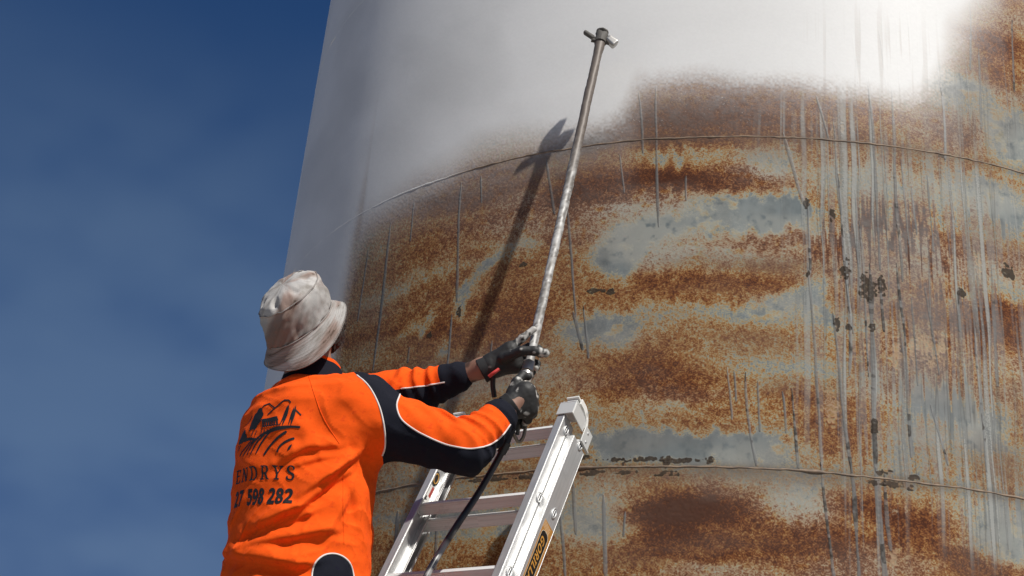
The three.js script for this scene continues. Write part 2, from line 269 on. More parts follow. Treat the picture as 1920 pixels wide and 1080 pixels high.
spot('rust', 0.4534,4.3392,0.1936,0.079, -0.45); spot('rust', 0.2179,3.1287,0.1026,0.0708, -0.6); spot('rust', -0.4692,3.0781,0.1603,0.127, -0.6); spot('rust', -0.3745,2.9867,0.1045,0.0715, -0.3); spot('rust', 0.8886,3.1362,0.1486,0.1073, -0.85); spot('rust', 0.5494,3.3047,0.1069,0.0468, -0.4); spot('rust', 0.4027,3.0561,0.0686,0.0351, -0.3); spot('rust', 0.9551,3.9986,0.102,0.0466, -0.6); spot('rust', 0.7885,3.9645,0.1178,0.0308, -0.4);
spot('rust', -0.9451,4.0091,0.086,0.0328, -0.75, 0.7); spot('rust', -1.0206,3.9026,0.0349,0.0613, -0.75); spot('rust', -0.7948,4.0926,0.0874,0.0285, -0.6); spot('rust', -1.2772,3.8471,0.0568,0.0334, -0.55); spot('rust', -1.1851,3.8596,0.055,0.0331, -0.7); spot('rust', -1.0917,3.7322,0.0264,0.0446, -0.7); spot('rust', -0.9376,3.8331,0.0845,0.0282, -0.35); spot('rust', -1.164,3.1902,0.1719,0.1171, -0.3); spot('rust', -1.2209,3.3992,0.1787,0.12, -0.2); spot('rust', -0.93,3.3576,0.1822,0.0967, -0.25); spot('rust', -0.9014,3.1034,0.1767,0.1319, -0.45); spot('rust', -0.642,3.1405,0.111,0.0739, -0.3);
// brownish film of overspray and grime
spot('film', -0.1777,4.5756,0.452,0.1223, 0.55); spot('film', -0.596,4.446,0.2464,0.1238, 0.5); spot('film', -1.001,4.4113,0.3612,0.1276, 0.5); spot('film', 0.0775,3.9886,0.3142,0.0423, 0.6); spot('film', 0.0796,3.6737,0.1617,0.0486, 0.55); spot('film', 0.1505,3.5405,0.0888,0.0405, 0.6); spot('film', 0.7414,3.8332,0.3079,0.0645, 0.5); spot('film', 0.9266,4.1835,0.1442,0.0709, 0.55); spot('film', 0.8286,4.6314,0.1676,0.1223, 0.5); spot('film', 0.7752,4.4368,0.2653,0.052, 0.45); spot('film', 0.4967,4.5016,0.276,0.0601, 0.4); spot('film', 0.914,4.939,0.0875,0.1048, 0.5); spot('film', 0.2185,3.2184,0.3449,0.025, 0.45); spot('film', -0.2965,3.2027,0.2816,0.029, 0.6);
spot('film', 0.7876,3.0328,0.1081,0.0882, 0.5); spot('film', 0.3254,3.5052,0.0712,0.0733, 0.4); spot('film', 0.9041,3.3388,0.095,0.0729, 0.5); spot('film', -0.7824,3.6009,0.3978,0.1169, 0.4); spot('film', -1.2441,3.5485,0.3195,0.1624, 0.5); spot('film', -0.7339,4.0166,0.3261,0.1609, 0.25); spot('film', -0.3524,2.8987,0.155,0.046, 0.4); spot('film', -1.5083,4.0553,0.1591,0.3051, 0.5); spot('film', -1.3059,3.2706,0.137,0.1398, 0.6); spot('film', 0.561,3.6079,0.2019,0.0481, 0.4); spot('film', 0.1313,4.4357,0.1345,0.0519, 0.4);
// patches multiplied darker right at and below the edge of the fresh paint
spot('edgeDark', -0.5366,4.5023,0.1225,0.0537, 0.6); spot('edgeDark', -0.7726,4.478,0.1709,0.0293, 0.35); spot('edgeDark', -1.2127,4.4399,0.194,0.0348, 0.3); spot('edgeDark', -0.6292,4.313,0.0613,0.1227, 0.35); spot('edgeDark', -1.6239,4.2833,0.0855,0.1349, 0.35); spot('edgeDark', -0.1603,4.6568,0.3162,0.0328, 0.2);
// paler, powdery old coat
spot('pale', -0.3135,4.0364,0.1331,0.0784, 0.75); spot('pale', -0.0882,4.0286,0.2238,0.0388, 0.5); spot('pale', 0.1126,4.3789,0.1147,0.0675, 0.6); spot('pale', 0.4534,4.3392,0.213,0.0908, 0.55); spot('pale', 0.8743,4.3466,0.1859,0.0917, 0.75); spot('pale', 0.2179,3.1287,0.1197,0.0779, 0.8); spot('pale', 0.8153,3.4547,0.0678,0.0918, 0.7); spot('pale', 0.8873,3.1182,0.1483,0.1071, 0.6); spot('pale', -0.4692,3.0781,0.1603,0.127, 0.5); spot('pale', -0.3009,4.1983,0.1733,0.0357, 0.5); spot('pale', -0.3923,3.6876,0.0931,0.0305, 0.3); spot('pale', 0.6431,3.3909,0.1091,0.0327, 0.5); spot('pale', 0.0479,3.2816,0.156,0.0469, 0.4); spot('pale', 0.1864,3.8289,0.1094,0.0416, 0.5); spot('pale', -0.2405,4.1184,0.114,0.0275, 0.3);
spot('pale', 0.5463,3.7038,0.0924,0.0747, 0.25); spot('pale', -0.3009,3.3049,0.1067,0.0367, 0.25);
// zones of many fine runs
spot('runs', 0.4894,4.256,0.2508,0.294, 1.0); spot('runs', 0.6364,4.0634,0.2704,0.5022, 0.5); spot('runs', 0.7519,3.351,0.2213,0.2905, 0.5); spot('runs', 0.3936,3.3984,0.1239,0.2176, 0.4); spot('runs', 0.4745,3.7543,0.2395,0.3749, 1.0); spot('runs', 0.8698,4.2795,0.1641,0.1783, 0.8); spot('runs', 0.8767,3.7775,0.1573,0.455, 0.7); spot('runs', 0.508,4.8783,0.2444,0.2273, 0.45); spot('runs', 0.8886,3.1362,0.1486,0.1251, 0.9); spot('runs', 0.568,3.3254,0.1252,0.1082, 0.9); spot('runs', 0.7066,3.9087,0.1156,0.229, 0.7); spot('runs', 0.9462,4.7546,0.1954,0.2274, 0.6); spot('runs', 0.4534,3.0437,0.1032,0.1754, 0.35); spot('runs', 0.304,4.5716,0.2344,0.1208, 0.5);
// runs of grey primer: foot to head, half width, and where black blobs cling
const RUNS = [];
const run = (u0, v0, u1, v1, w, black = 0, pale = 0.5) => RUNS.push({ u0, v0, u1, v1, w, black, pale, k: RUNS.length * 7.3 });
run(0.2474,4.2425, 0.2541,3.9563, 0.006, 0.2, 0.6); run(0.2543,3.9771, 0.2905,3.2492, 0.007, 0.35, 0.6); run(0.2906,3.2601, 0.3252,2.8772, 0.007, 0.5, 0.4); run(0.1694,4.5168, 0.2472,4.2208, 0.008, 0, 0.4);
run(0.4789,4.7781, 0.5006,4.0019, 0.007, 0, 0.2); run(0.3302,3.7993, 0.3833,3.2502, 0.007, 0.5, 0.4); run(0.3802,3.2681, 0.3968,2.8836, 0.009, 0.6, 0.3); run(0.3801,4.0298, 0.3836,3.5874, 0.008, 0.5, 0.6); run(0.4593,3.9968, 0.467,3.266, 0.012, 0.4, 0.4); run(0.4668,3.2587, 0.4759,2.8914, 0.014, 0.15, 0.4); run(0.4943,3.2436, 0.4998,2.9965, 0.008, 0.1, 0.3);
run(0.4993,3.9603, 0.5077,3.7583, 0.006, 0.8, 0.3); run(0.5692,4.768, 0.575,3.9705, 0.008, 0.1, 0.2); run(0.5671,4.011, 0.5788,3.3268, 0.007, 0.5, 0.4); run(0.4298,4.1623, 0.4428,3.5936, 0.005, 0.1, 0.8); run(0.3581,4.3507, 0.4015,3.7462, 0.006, 0.1, 0.8); run(0.4139,4.2905, 0.4319,3.8702, 0.005, 0, 0.8); run(0.6099,3.8934, 0.6186,3.577, 0.005, 0, 0.3); run(0.6598,3.9421, 0.692,3.6266, 0.005, 0, 0.3); run(0.6523,3.5052, 0.703,3.3069, 0.006, 0.1, 0.7);
run(0.9122,4.0734, 0.9018,3.6239, 0.008, 0.4, 0.4); run(0.7784,3.9627, 0.7786,3.7994, 0.007, 0.3, 0.4); run(0.8387,3.8104, 0.8439,3.3102, 0.006, 0.1, 0.8); run(0.7733,4.7837, 0.7609,4.479, 0.008, 0, 0.7); run(1.0982,5.195, 1.0772,4.8642, 0.007, 0.1, 0.3); run(0.933,5.0182, 0.9212,4.6538, 0.006, 0, 0.4); run(0.8995,5.236, 0.8941,4.9093, 0.006, 0, 0.3); run(0.3427,4.5751, 0.3742,4.1992, 0.006, 0, 0.5); run(0.286,4.6863, 0.3262,4.5048, 0.006, 0, 0.2);
run(-0.0203,3.5823, -0.0052,3.4007, 0.005, 0, 0.5); run(0.0028,3.5731, 0.0095,3.4636, 0.005, 0, 0.4); run(0.0416,3.5646, 0.0773,3.2463, 0.006, 0.1, 0.4); run(0.0875,3.5374, 0.0954,3.3615, 0.006, 0, 0.3); run(0.1592,3.5027, 0.1677,3.3618, 0.006, 0, 0.3); run(0.1924,3.5142, 0.2084,3.243, 0.006, 0.1, 0.4); run(0.5935,4.4483, 0.609,4.1013, 0.005, 0, 0.6); run(0.6329,4.3433, 0.6441,4.1495, 0.005, 0, 0.6); run(0.6914,4.398, 0.7004,4.0952, 0.005, 0, 0.6);
run(-0.3059,4.7274, -0.268,4.1416, 0.006, 0, 0.3); run(-0.3681,4.71, -0.3446,4.4491, 0.006, 0, 0.2); run(-0.171,4.3354, -0.1663,4.2353, 0.005, 0, 0.4); run(-0.5701,3.8145, -0.5249,3.6663, 0.008, 0.9, 0.3); run(-0.6116,4.2424, -0.5574,3.8028, 0.007, 0, 0.3); run(-0.5315,3.8316, -0.4977,3.6339, 0.006, 0.9, 0.3); run(-0.4206,4.4454, -0.3986,4.2839, 0.005, 0, 0.4);
run(-1.4601,4.3708, -1.4453,3.7425, 0.010, 0, 0.25); run(-1.0935,4.4473, -1.0494,3.9413, 0.009, 0, 0.25); run(-1.3316,4.4323, -1.3223,4.2606, 0.006, 0, 0.2); run(-1.0014,4.4591, -0.9855,4.3368, 0.006, 0, 0.2); run(-0.7161,4.4669, -0.6654,4.2279, 0.008, 0, 0.2); run(-1.0662,3.8787, -1.0655,3.6426, 0.008, 0, 0.25); run(-1.2598,3.788, -1.2605,3.7227, 0.008, 0.9, 0.2); run(-1.5909,4.2966, -1.5885,3.9851, 0.008, 0, 0.3); run(-0.8825,3.7391, -0.8873,3.6147, 0.006, 0, 0.3);
run(0.6429,5.1741, 0.6485,4.9021, 0.005, 0, 0.1); run(0.5322,5.0042, 0.5489,4.7647, 0.005, 0, 0.1); run(0.5965,5.0647, 0.6015,4.7616, 0.005, 0, 0.1); run(0.6817,5.1821, 0.6817,4.8965, 0.006, 0, 0.1); run(0.7521,4.948, 0.768,4.7635, 0.004, 0, 0.1); run(0.4299,4.9896, 0.4486,4.7622, 0.004, 0, 0.1); run(0.7616,5.1746, 0.7616,5.0489, 0.006, 0, 0.2);
run(-1.2186,3.1386, -1.1994,2.9065, 0.010, 0, 0.3); run(-1.0302,3.0779, -1.0127,2.9079, 0.010, 0, 0.3); run(-0.5604,3.1179, -0.5352,2.8656, 0.006, 0, 0.5); run(-0.418,3.1314, -0.3942,2.864, 0.008, 0, 0.6); run(-0.5224,3.1902, -0.5011,3.0067, 0.008, 0, 0.6); run(-0.3437,3.0757, -0.345,2.9953, 0.006, 0, 0.3);
// clots of old black mastic and rows of flaked pits
const CLOTS = [];
const clot = (u, v, ru, rv) => CLOTS.push({ u, v, ru, rv });
clot(0.3809,3.9777,0.0149,0.0421); clot(0.4589,3.9141,0.0261,0.0494); clot(0.5036,3.9196,0.0131,0.0419); clot(0.9822,4.0722,0.0248,0.0274); clot(0.3478,3.7708,0.0091,0.0263); clot(0.464,3.769,0.0111,0.0188); clot(0.3838,3.7643,0.0091,0.015); clot(0.7933,3.9448,0.0118,0.0154); clot(0.2473,4.2316,0.0114,0.0157); clot(0.3366,4.1956,0.0095,0.0234); clot(0.2522,3.9458,0.0092,0.0114);
clot(0.4672,3.2135,0.028,0.0107); clot(0.5283,3.215,0.0423,0.0107); clot(0.5723,3.2131,0.0177,0.0089); clot(0.5017,3.2553,0.0141,0.009); clot(0.586,3.2437,0.0178,0.009); clot(0.4769,3.2471,0.0105,0.0072); clot(-0.356,3.2555,0.0178,0.0146); clot(-0.0718,3.2556,0.0139,0.0108); clot(-0.2054,3.2061,0.0349,0.009); clot(-0.4591,3.2138,0.0396,0.0092); clot(-0.3413,3.2106,0.0283,0.0073); clot(-0.2105,3.2539,0.0105,0.0218); clot(-0.5089,3.2683,0.0365,0.0093); clot(-0.2989,3.2582,0.1062,0.0073); clot(-0.1581,3.2524,0.0698,0.0072); clot(-0.48,3.8898,0.0422,0.0078); clot(-0.4347,3.8797,0.0152,0.0117);
clot(-1.0376,3.884,0.0109,0.0204); clot(-1.1659,3.8161,0.0136,0.0124); clot(-0.7787,4.0346,0.0165,0.0081); clot(-0.8081,3.2147,0.0967,0.0075); clot(-0.6672,3.2114,0.0748,0.0093); clot(0.7473,4.4944,0.0163,0.01); clot(0.4642,3.4058,0.0089,0.0254);
const PITS = [];
const pit = (u, v, ru, rv) => PITS.push({ u, v, ru, rv });
pit(0.5372,4.1332,0.0077,0.0272); pit(0.5757,4.1388,0.0077,0.0233); pit(0.6341,4.1436,0.0117,0.0272); pit(0.6815,4.1515,0.0059,0.0156); pit(0.7097,4.1608,0.0059,0.0195); pit(0.2652,4.5455,0.0117,0.0241); pit(0.3811,4.556,0.0078,0.0241); pit(0.3422,4.5406,0.0078,0.0161); pit(0.5474,3.6842,0.0185,0.0634); pit(0.6055,3.702,0.013,0.0561); pit(0.6627,3.7203,0.0376,0.0675); pit(0.4503,3.6724,0.0109,0.0484); pit(0.7145,3.7285,0.0095,0.0563); pit(0.8658,4.0635,0.0121,0.0583); pit(0.3212,3.4574,0.0248,0.062); pit(0.5197,3.1211,0.0122,0.0106); pit(0.5584,3.131,0.007,0.0212); pit(0.5126,2.9721,0.0137,0.0314); pit(0.3912,4.1153,0.0057,0.0155);
// lower edge of the fresh white coat
const EDGE = [];
const edge = (u, v) => EDGE.push([u, v]);
EDGE.push([-9, 1.5], [-2.05, 1.5]);
edge(-1.7148,3.9288); edge(-1.7401,4.1273); edge(-1.7142,4.265); edge(-1.6074,4.3763); edge(-1.4165,4.4301); edge(-1.1641,4.484); edge(-1.0147,4.5348); edge(-0.8707,4.5472); edge(-0.6682,4.5572); edge(-0.4984,4.5626); edge(-0.4282,4.5981); edge(-0.381,4.6804); edge(-0.3522,4.7202); edge(-0.1622,4.7282); edge(0.1309,4.7058); edge(0.3251,4.6944); edge(0.5018,4.6729); edge(0.6019,4.6652); edge(0.6958,4.7059); edge(0.7632,4.7934); edge(0.8254,4.9407); edge(0.9126,5.0874); edge(1.004,5.2286); edge(1.063,5.3647); EDGE.push([9, 7.6]);
function edgeAt(u) { let i = 0; while (i < EDGE.length - 2 && u > EDGE[i + 1][0]) i++; const a = EDGE[i], b = EDGE[i + 1]; return mix(a[1], b[1], clamp((u - a[0]) / (b[0] - a[0] || 1e-6))); }
const edgeTab = new Float32Array(2400); for (let i = 0; i < 2400; i++) edgeTab[i] = edgeAt(U0 + (i + 0.5) / 2400 * (U1 - U0));

{ const t = edgeTab.slice(), W = 22; for (let i = 0; i < 2400; i++) { let s = 0, n = 0; for (let k = -W; k <= W; k++) { const w = Math.exp(-k * k / 160); s += w * t[clamp(i + k, 0, 2399)]; n += w; } edgeTab[i] = s / n; } }
const edgeSlope = new Float32Array(2400); for (let i = 12; i < 2388; i++) edgeSlope[i] = clamp((edgeTab[i + 12] - edgeTab[i - 12]) / (24 * (U1 - U0) / 2400), -4, 4);
const RAMP = [[0, 108, 116, 117], [0.18, 126, 130, 127], [0.32, 152, 149, 129], [0.44, 158, 133, 93], [0.57, 148, 107, 64], [0.71, 122, 76, 43], [0.86, 98, 57, 35], [1, 74, 43, 30]].map(([t, r, g, b]) => [t, s2l(r / 255), s2l(g / 255), s2l(b / 255)]);
function ramp(t, o) { let i = 0; while (i < RAMP.length - 2 && t > RAMP[i + 1][0]) i++; const a = RAMP[i], b = RAMP[i + 1], k = clamp((t - a[0]) / (b[0] - a[0])); o[0] = mix(a[1], b[1], k); o[1] = mix(a[2], b[2], k); o[2] = mix(a[3], b[3], k); }
const RB = []; for (let i = 0; i < 96; i++) RB.push([]);           // runs by column, so that each texel looks at few of them
for (const r of RUNS) for (let i = 0; i < 96; i++) { const u = U0 + (i + 0.5) / 96 * (U1 - U0); if (u > Math.min(r.u0, r.u1) - 0.06 && u < Math.max(r.u0, r.u1) + 0.06) RB[i].push(r); }
const blend = (o, r, g, b, a) => { o[0] += (r - o[0]) * a; o[1] += (g - o[1]) * a; o[2] += (b - o[2]) * a; };
// colour (linear), height of the coat (0..1) and roughness at a place on the shell
function coat(u, v, o) {
  const w1 = fbm2(u * 2.2, v * 3.6, 5, 1) - 0.5, w2 = fbm2(u * 2.0 + 9, v * 4.2, 5, 2) - 0.5, fine = vnoise2(u * 130, v * 120, 4), mid = fbm2(u * 42, v * 36, 3, 6), wv = fbm2(u * 26, v * 5, 3, 12);
  const uu = u + w1 * 0.15 + (mid - 0.5) * 0.03, vv = v + w2 * 0.11 + (mid - 0.5) * 0.025;
  const band = fbm2(u * 0.9 + w1, v * 4.6 + w2 * 1.5 + u * 0.35, 4, 20);
  const runsHere = sample(fields.runs, u, v);
  const streak = vnoise2(u * 75, v * 2.2 + 3, 31) * 0.6 + vnoise2(u * 160, v * 4, 33) * 0.4;
  const lobes = (vnoise2(u * 34, v * 1.5 + 3, 24) - 0.5) * 0.05;
  const smear = fbm2(u * 0.75 + w1 * 0.6 + 30, v * 10.5 + u * 0.5 + w2 * 1.6, 3, 29);
  let R = 0.55 + (band - 0.5) * 0.52 + (smear - 0.5) * 0.55 + sample(fields.rust, uu, vv + lobes - runsHere * (streak - 0.5) * 0.24) * 0.60;
  const grain = vnoise2(u * 290, v * 280, 14), solid = sstep(0.30, 0.10, R); R += ((mid - 0.5) * 0.26 + (fine - 0.5) * 0.26 + (grain - 0.5) * 0.46) * (1 - 0.55 * solid) + 0.30 * sstep(0.58, 0.74, fbm2(u * 15, v * 19, 3, 28)) * solid; R = clamp(R, 0.0, 1);
  ramp(R, o);
  { const k = 1 + solid * (0.55 * (fbm2(u * 22, v * 4.5, 4, 23) - 0.5) + 0.3 * (mid - 0.5)); o[0] *= k; o[1] *= k; o[2] *= k; }
  let hgt = 0.45 + 0.10 * (fine - 0.5) * clamp(R * 2) + 0.12 * (mid - 0.5) * R, rough = mix(0.66, 0.97, R);
  const pale = clamp((sample(fields.pale, uu, vv) + 0.5 * sstep(0.52, 0.75, fbm2(u * 1.3 + 17, v * 4.2 + w1, 4, 27))) * 1.25 * sstep(0.25, 0.6, mid + 0.25 * (wv - 0.5) + 0.12)) * (1 - sstep(0.5, 0.8, R) * 0.8);
  blend(o, 0.345, 0.342, 0.30, pale * 0.72);
  const veil = 0.38 * sstep(0.50, 0.72, fbm2(u * 0.8 + 7, v * 3.4 + w2 * 1.2 - u * 0.3, 4, 25)), film = clamp((sample(fields.film, uu, vv) * 1.05 + veil) * (0.6 + 0.9 * w1 + 0.35 * mid)); blend(o, 0.118 + 0.05 * fine, 0.085 + 0.035 * fine, 0.066 + 0.03 * fine, clamp(film) * 0.82);
  // old runs: a comb of fine pale and grey vertical lines
  if (runsHere > 0.02) { const wob = u + 0.012 * (vnoise2(u * 9, v * 5, 36) - 0.5), s2 = vnoise2(wob * 62, v * 0.9 + 3, 37) * 0.62 + vnoise2(wob * 170, v * 2.5, 38) * 0.38, c = clamp(runsHere * 1.1, 0, 0.9); const s = sstep(0.54, 0.66, streak + 0.25 * (runsHere - 0.6)) * c; blend(o, 0.25, 0.255, 0.245, s * 0.50 * (0.6 + 0.5 * mid)); const dk = sstep(0.60, 0.68, s2) * c; blend(o, 0.18, 0.186, 0.178, dk * 0.72); const lt = sstep(0.68, 0.76, s2 + 0.1 * (grain - 0.5)) * c; blend(o, 0.38, 0.38, 0.35, lt * 0.65); const ed = (sstep(0.56, 0.60, s2) - sstep(0.60, 0.64, s2)) * c; blend(o, 0.05, 0.045, 0.04, ed * 0.45); hgt += s * 0.05 + dk * 0.06; }
  for (const p of PITS) { const a = (u - p.u) / p.ru, b = (v - p.v) / p.rv; if (a * a + b * b < 2.4) { const m = sstep(1.2, 0.5, a * a + b * b + 2.4 * (mid - 0.5) + 1.6 * (fine - 0.5)); blend(o, 0.46, 0.34, 0.22, m * 0.6 * sstep(0.35, 0.6, grain * 0.6 + fine * 0.4)); hgt -= m * 0.1; } }
  // single runs of grey primer
  const col = RB[clamp(Math.floor((u - U0) / (U1 - U0) * 96), 0, 95)];
  for (const r of col) {
    const t = (v - r.v0) / (r.v1 - r.v0); if (t < -0.02 || t > 1.02) continue;
    const cx = mix(r.u0, r.u1, t) + (vnoise2(r.k, v * 3.5, 40) - 0.5) * 0.018 + (vnoise2(r.k, v * 26, 41) - 0.5) * 0.002;
    const w = r.w * (0.38 + 0.5 * vnoise2(r.k + 3, v * 9, 42)) * (t > 0.93 ? 1.15 - (t - 0.93) * 6 : 1) * Math.min(1, 0.35 + t * 5), x = Math.abs(u - cx) / w;
    if (x > 1.5) continue; const m = sstep(1.25, 0.85, x), e = sstep(0.55, 1.0, x) * m, lt = vnoise2(u * 190, v * 4, 44);
    const g = 0.105 + 0.20 * r.pale * (lt - 0.3) + 0.09 * r.pale, fd = 0.55 + 0.4 * vnoise2(r.k + 9, v * 6, 45); blend(o, g, g * 1.01, g * 0.98, m * fd); blend(o, 0.06, 0.052, 0.045, e * 0.4 * (u > cx ? 1 : 0.35) * vnoise2(r.k, v * 14, 48)); hgt += m * (1 - x * x * 0.6) * 0.16; rough = mix(rough, 0.5, m);
    if (r.black) { const bl = sstep(0.66, 0.74, vnoise2(r.k + u * 40, v * 46, 46) * 0.55 + vnoise2(r.k, v * 9, 47) * 0.55 + 0.16 * (r.black - 0.3)); blend(o, 0.040, 0.034, 0.028, bl * m * 0.85 * (0.5 + 0.7 * fine)); hgt += bl * m * 0.08; }
  }
  for (const c of CLOTS) { const a = (u - c.u) / c.ru, b = (v - c.v) / c.rv, q = a * a + b * b; if (q < 3) { const m = sstep(1.25, 0.75, q + 3.6 * (mid - 0.5) + 2.4 * (fine - 0.5)); blend(o, 0.03 + 0.06 * fine * grain, 0.022 + 0.045 * fine * grain, 0.016 + 0.03 * fine * grain, m * 0.95 * sstep(0.05, 0.35, grain * 0.5 + mid * 0.6)); hgt += m * 0.12; } }
  // rust bleeding and grime beside the welds
  for (let s = 0; s < 4; s++) { const d = v - (SEAM + (s) * PH) + 0.004; if (Math.abs(d) < 0.09) { const m = Math.exp(-Math.pow(d / 0.022, 2)) * (0.4 + 0.6 * fbm2(u * 9, s * 7, 3, 50)); blend(o, 0.10, 0.07, 0.05, m * 0.55); } }
  const edgeDark = clamp(sample(fields.edgeDark, uu, vv) * (0.75 + 0.5 * mid)); o[0] *= 1 - 0.75 * edgeDark; o[1] *= 1 - 0.74 * edgeDark; o[2] *= 1 - 0.72 * edgeDark;
  // the fresh white coat, fading out in overspray dust and painted-in mist haze
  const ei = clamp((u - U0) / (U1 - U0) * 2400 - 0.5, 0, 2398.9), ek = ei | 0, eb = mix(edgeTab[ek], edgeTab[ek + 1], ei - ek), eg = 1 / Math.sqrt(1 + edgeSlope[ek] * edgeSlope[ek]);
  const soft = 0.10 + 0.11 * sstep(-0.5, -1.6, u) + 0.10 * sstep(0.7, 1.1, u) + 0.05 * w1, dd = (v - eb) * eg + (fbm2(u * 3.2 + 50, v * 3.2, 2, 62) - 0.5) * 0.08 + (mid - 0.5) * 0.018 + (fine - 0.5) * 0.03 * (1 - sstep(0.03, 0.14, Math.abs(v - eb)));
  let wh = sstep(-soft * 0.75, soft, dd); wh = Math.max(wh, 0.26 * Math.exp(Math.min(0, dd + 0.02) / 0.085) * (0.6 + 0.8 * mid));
  const dull = sstep(0.46, 0.78, fbm2(u * 1.7 + v * 0.8, v * 1.6, 4, 60)) * 0.13 * sstep(0.4, -0.5, u) + 0.07 * (fbm2(u * 0.6 + 3, v * 6 - u * 0.6, 3, 64) - 0.4) + 0.0, thin = clamp(runsHere) * sstep(0.60, 0.72, streak) * 0.42 + sstep(1.15, 1.45, u) * 0.25;
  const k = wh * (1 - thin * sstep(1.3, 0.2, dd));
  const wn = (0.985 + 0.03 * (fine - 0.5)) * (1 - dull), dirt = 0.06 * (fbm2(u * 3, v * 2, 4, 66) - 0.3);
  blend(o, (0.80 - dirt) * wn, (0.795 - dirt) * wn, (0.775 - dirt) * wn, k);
  hgt = mix(hgt, 0.5 + 0.02 * (mid - 0.5), k * 0.92); rough = mix(rough, 0.42, k);
  if (k < 0.97) { const sp = vnoise2(u * 210, v * 200, 70); if (sp > 0.955 && dd > -0.35) blend(o, 0.66, 0.65, 0.62, 0.6 * (1 - clamp(-dd / 0.35))); }
  o[3] = hgt; o[4] = rough;
}
const tank = thing('steel_tank', 'tall round steel tank, rusty and streaked with grey runs below, freshly sprayed white above', 'tank', V(TAX, 0, TAZ));
{
  const TW = 1536, TH = 768, uMid = (U0 + U1) / 2;
  function arc(u0, u1, v0, v1, nu, nv) {
    const g = new THREE.PlaneGeometry(1, 1, nu, nv), p = g.attributes.position, n = g.attributes.normal;
    for (let i = 0; i < p.count; i++) { const a = TB + mix(u0, u1, p.getX(i) + 0.5) / TR; p.setXYZ(i, TR * Math.sin(a), mix(v0, v1, p.getY(i) + 0.5), TR * Math.cos(a)); n.setXYZ(i, Math.sin(a), 0, Math.cos(a)); }
    return g;
  }
  const back = dataTex(512, 256, (u, v, o) => { const b = fbm2(u * 6, v * 12, 4, 80), m = fbm2(u * 60, v * 30, 3, 81); ramp(clamp(0.5 + (b - 0.5) * 0.9 + (m - 0.5) * 0.5), o); }, true, true);
  back.repeat.set(3, 1); const backMat = new THREE.MeshStandardMaterial({ map: back, roughness: 0.8 });
  const whiteMat = new THREE.MeshStandardMaterial({ color: lin(0.78, 0.775, 0.755), roughness: 0.45 });
  const full = 2 * Math.PI * TR, bottom = SEAM - 2 * PH, courses = [[0, bottom], [bottom, V0]]; for (let i = 0; i < 5; i++) courses.push([V0 + i * PH, V0 + (i + 1) * PH]);
  courses.forEach(([y0, y1], ci) => {
    const painted = y0 > V0 - 0.01 && y1 < V1 + 0.01;
    if (!painted) { part('shell_plate', arc(-full / 2, full / 2, y0, y1, 128, 1), ci > 4 ? whiteMat : backMat, tank); return; }
    part('shell_plate', arc(U1, full + U0, y0, y1, 64, 1), backMat, tank);
    for (const [a, b] of [[U0, uMid], [uMid, U1]]) {
      const col = new Uint8Array(TW * TH * 4), hg = new Uint8Array(TW * TH * 4), rg = new Uint8Array((TW / 4) * (TH / 4) * 4), o = [0, 0, 0, 0, 0];
      for (let j = 0; j < TH; j++) for (let i = 0; i < TW; i++) {
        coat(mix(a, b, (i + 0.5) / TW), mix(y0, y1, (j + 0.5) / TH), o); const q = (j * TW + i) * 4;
        for (let c = 0; c < 3; c++) { col[q + c] = 255 * l2s(clamp(o[c])) + 0.5; hg[q + c] = 255 * clamp(o[3]); } col[q + 3] = hg[q + 3] = 255;
        if (!(i & 3) && !(j & 3)) { const r = ((j >> 2) * (TW / 4) + (i >> 2)) * 4; rg[r] = rg[r + 1] = rg[r + 2] = 255 * clamp(o[4]); rg[r + 3] = 255; }
      }
      const tex = (d, w, h, s) => { const t = new THREE.DataTexture(d, w, h, THREE.RGBAFormat); t.magFilter = THREE.LinearFilter; t.minFilter = THREE.LinearMipmapLinearFilter; t.generateMipmaps = true; if (s) t.colorSpace = THREE.SRGBColorSpace; t.needsUpdate = true; return t; };
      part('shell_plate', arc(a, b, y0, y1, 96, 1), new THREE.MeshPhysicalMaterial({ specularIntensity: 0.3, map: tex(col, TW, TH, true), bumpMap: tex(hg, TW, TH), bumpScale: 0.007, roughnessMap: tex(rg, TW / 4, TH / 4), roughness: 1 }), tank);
    }
  });
  // weld beads: uneven rings, white where the fresh coat covers them
  for (let s = -1; s < 4; s++) {
    const y = SEAM + s * PH, N = 1400, M = 6, pos = [], idx = [], col = [], c = new THREE.Color();
    for (let i = 0; i <= N; i++) {
      const u = -full / 2 + i / N * full, a = TB + u / TR, r = 0.0026 + 0.0016 * vnoise2(u * 26, s * 9 + 5, 90) + 0.004 * sstep(0.80, 0.9, vnoise2(u * 11, s * 5 + 2, 93)), yy = y + (vnoise2(u * 5, s * 3 + 7, 91) - 0.5) * 0.005 + (vnoise2(u * 40, s * 3 + 7, 94) - 0.5) * 0.003, rr = TR - 0.001;
      let wh0; const wh = wh0 = u > U0 && u < U1 ? sstep(-0.03, 0.05, y - edgeAt(u)) : s > 1 || (s === 1 && u < U0) ? 1 : 0, n = vnoise2(u * 60, s, 92); c.setRGB(mix(0.13 + 0.17 * n, 0.78, wh), mix(0.095 + 0.115 * n, 0.775, wh), mix(0.07 + 0.07 * n, 0.755, wh));
      const rt = r * mix(1, 0.5, wh0 * sstep(-1.2, -1.7, u)); for (let k = 0; k <= M; k++) { const p = (k / M - 0.5) * Math.PI, R2 = rr + rt * Math.cos(p) * 0.9; pos.push(R2 * Math.sin(a), yy + rt * Math.sin(p), R2 * Math.cos(a)); col.push(c.r, c.g, c.b); }
    }
    for (let i = 0; i < N; i++) for (let k = 0; k < M; k++) { const q = i * (M + 1) + k; idx.push(q, q + M + 1, q + 1, q + 1, q + M + 1, q + M + 2); }
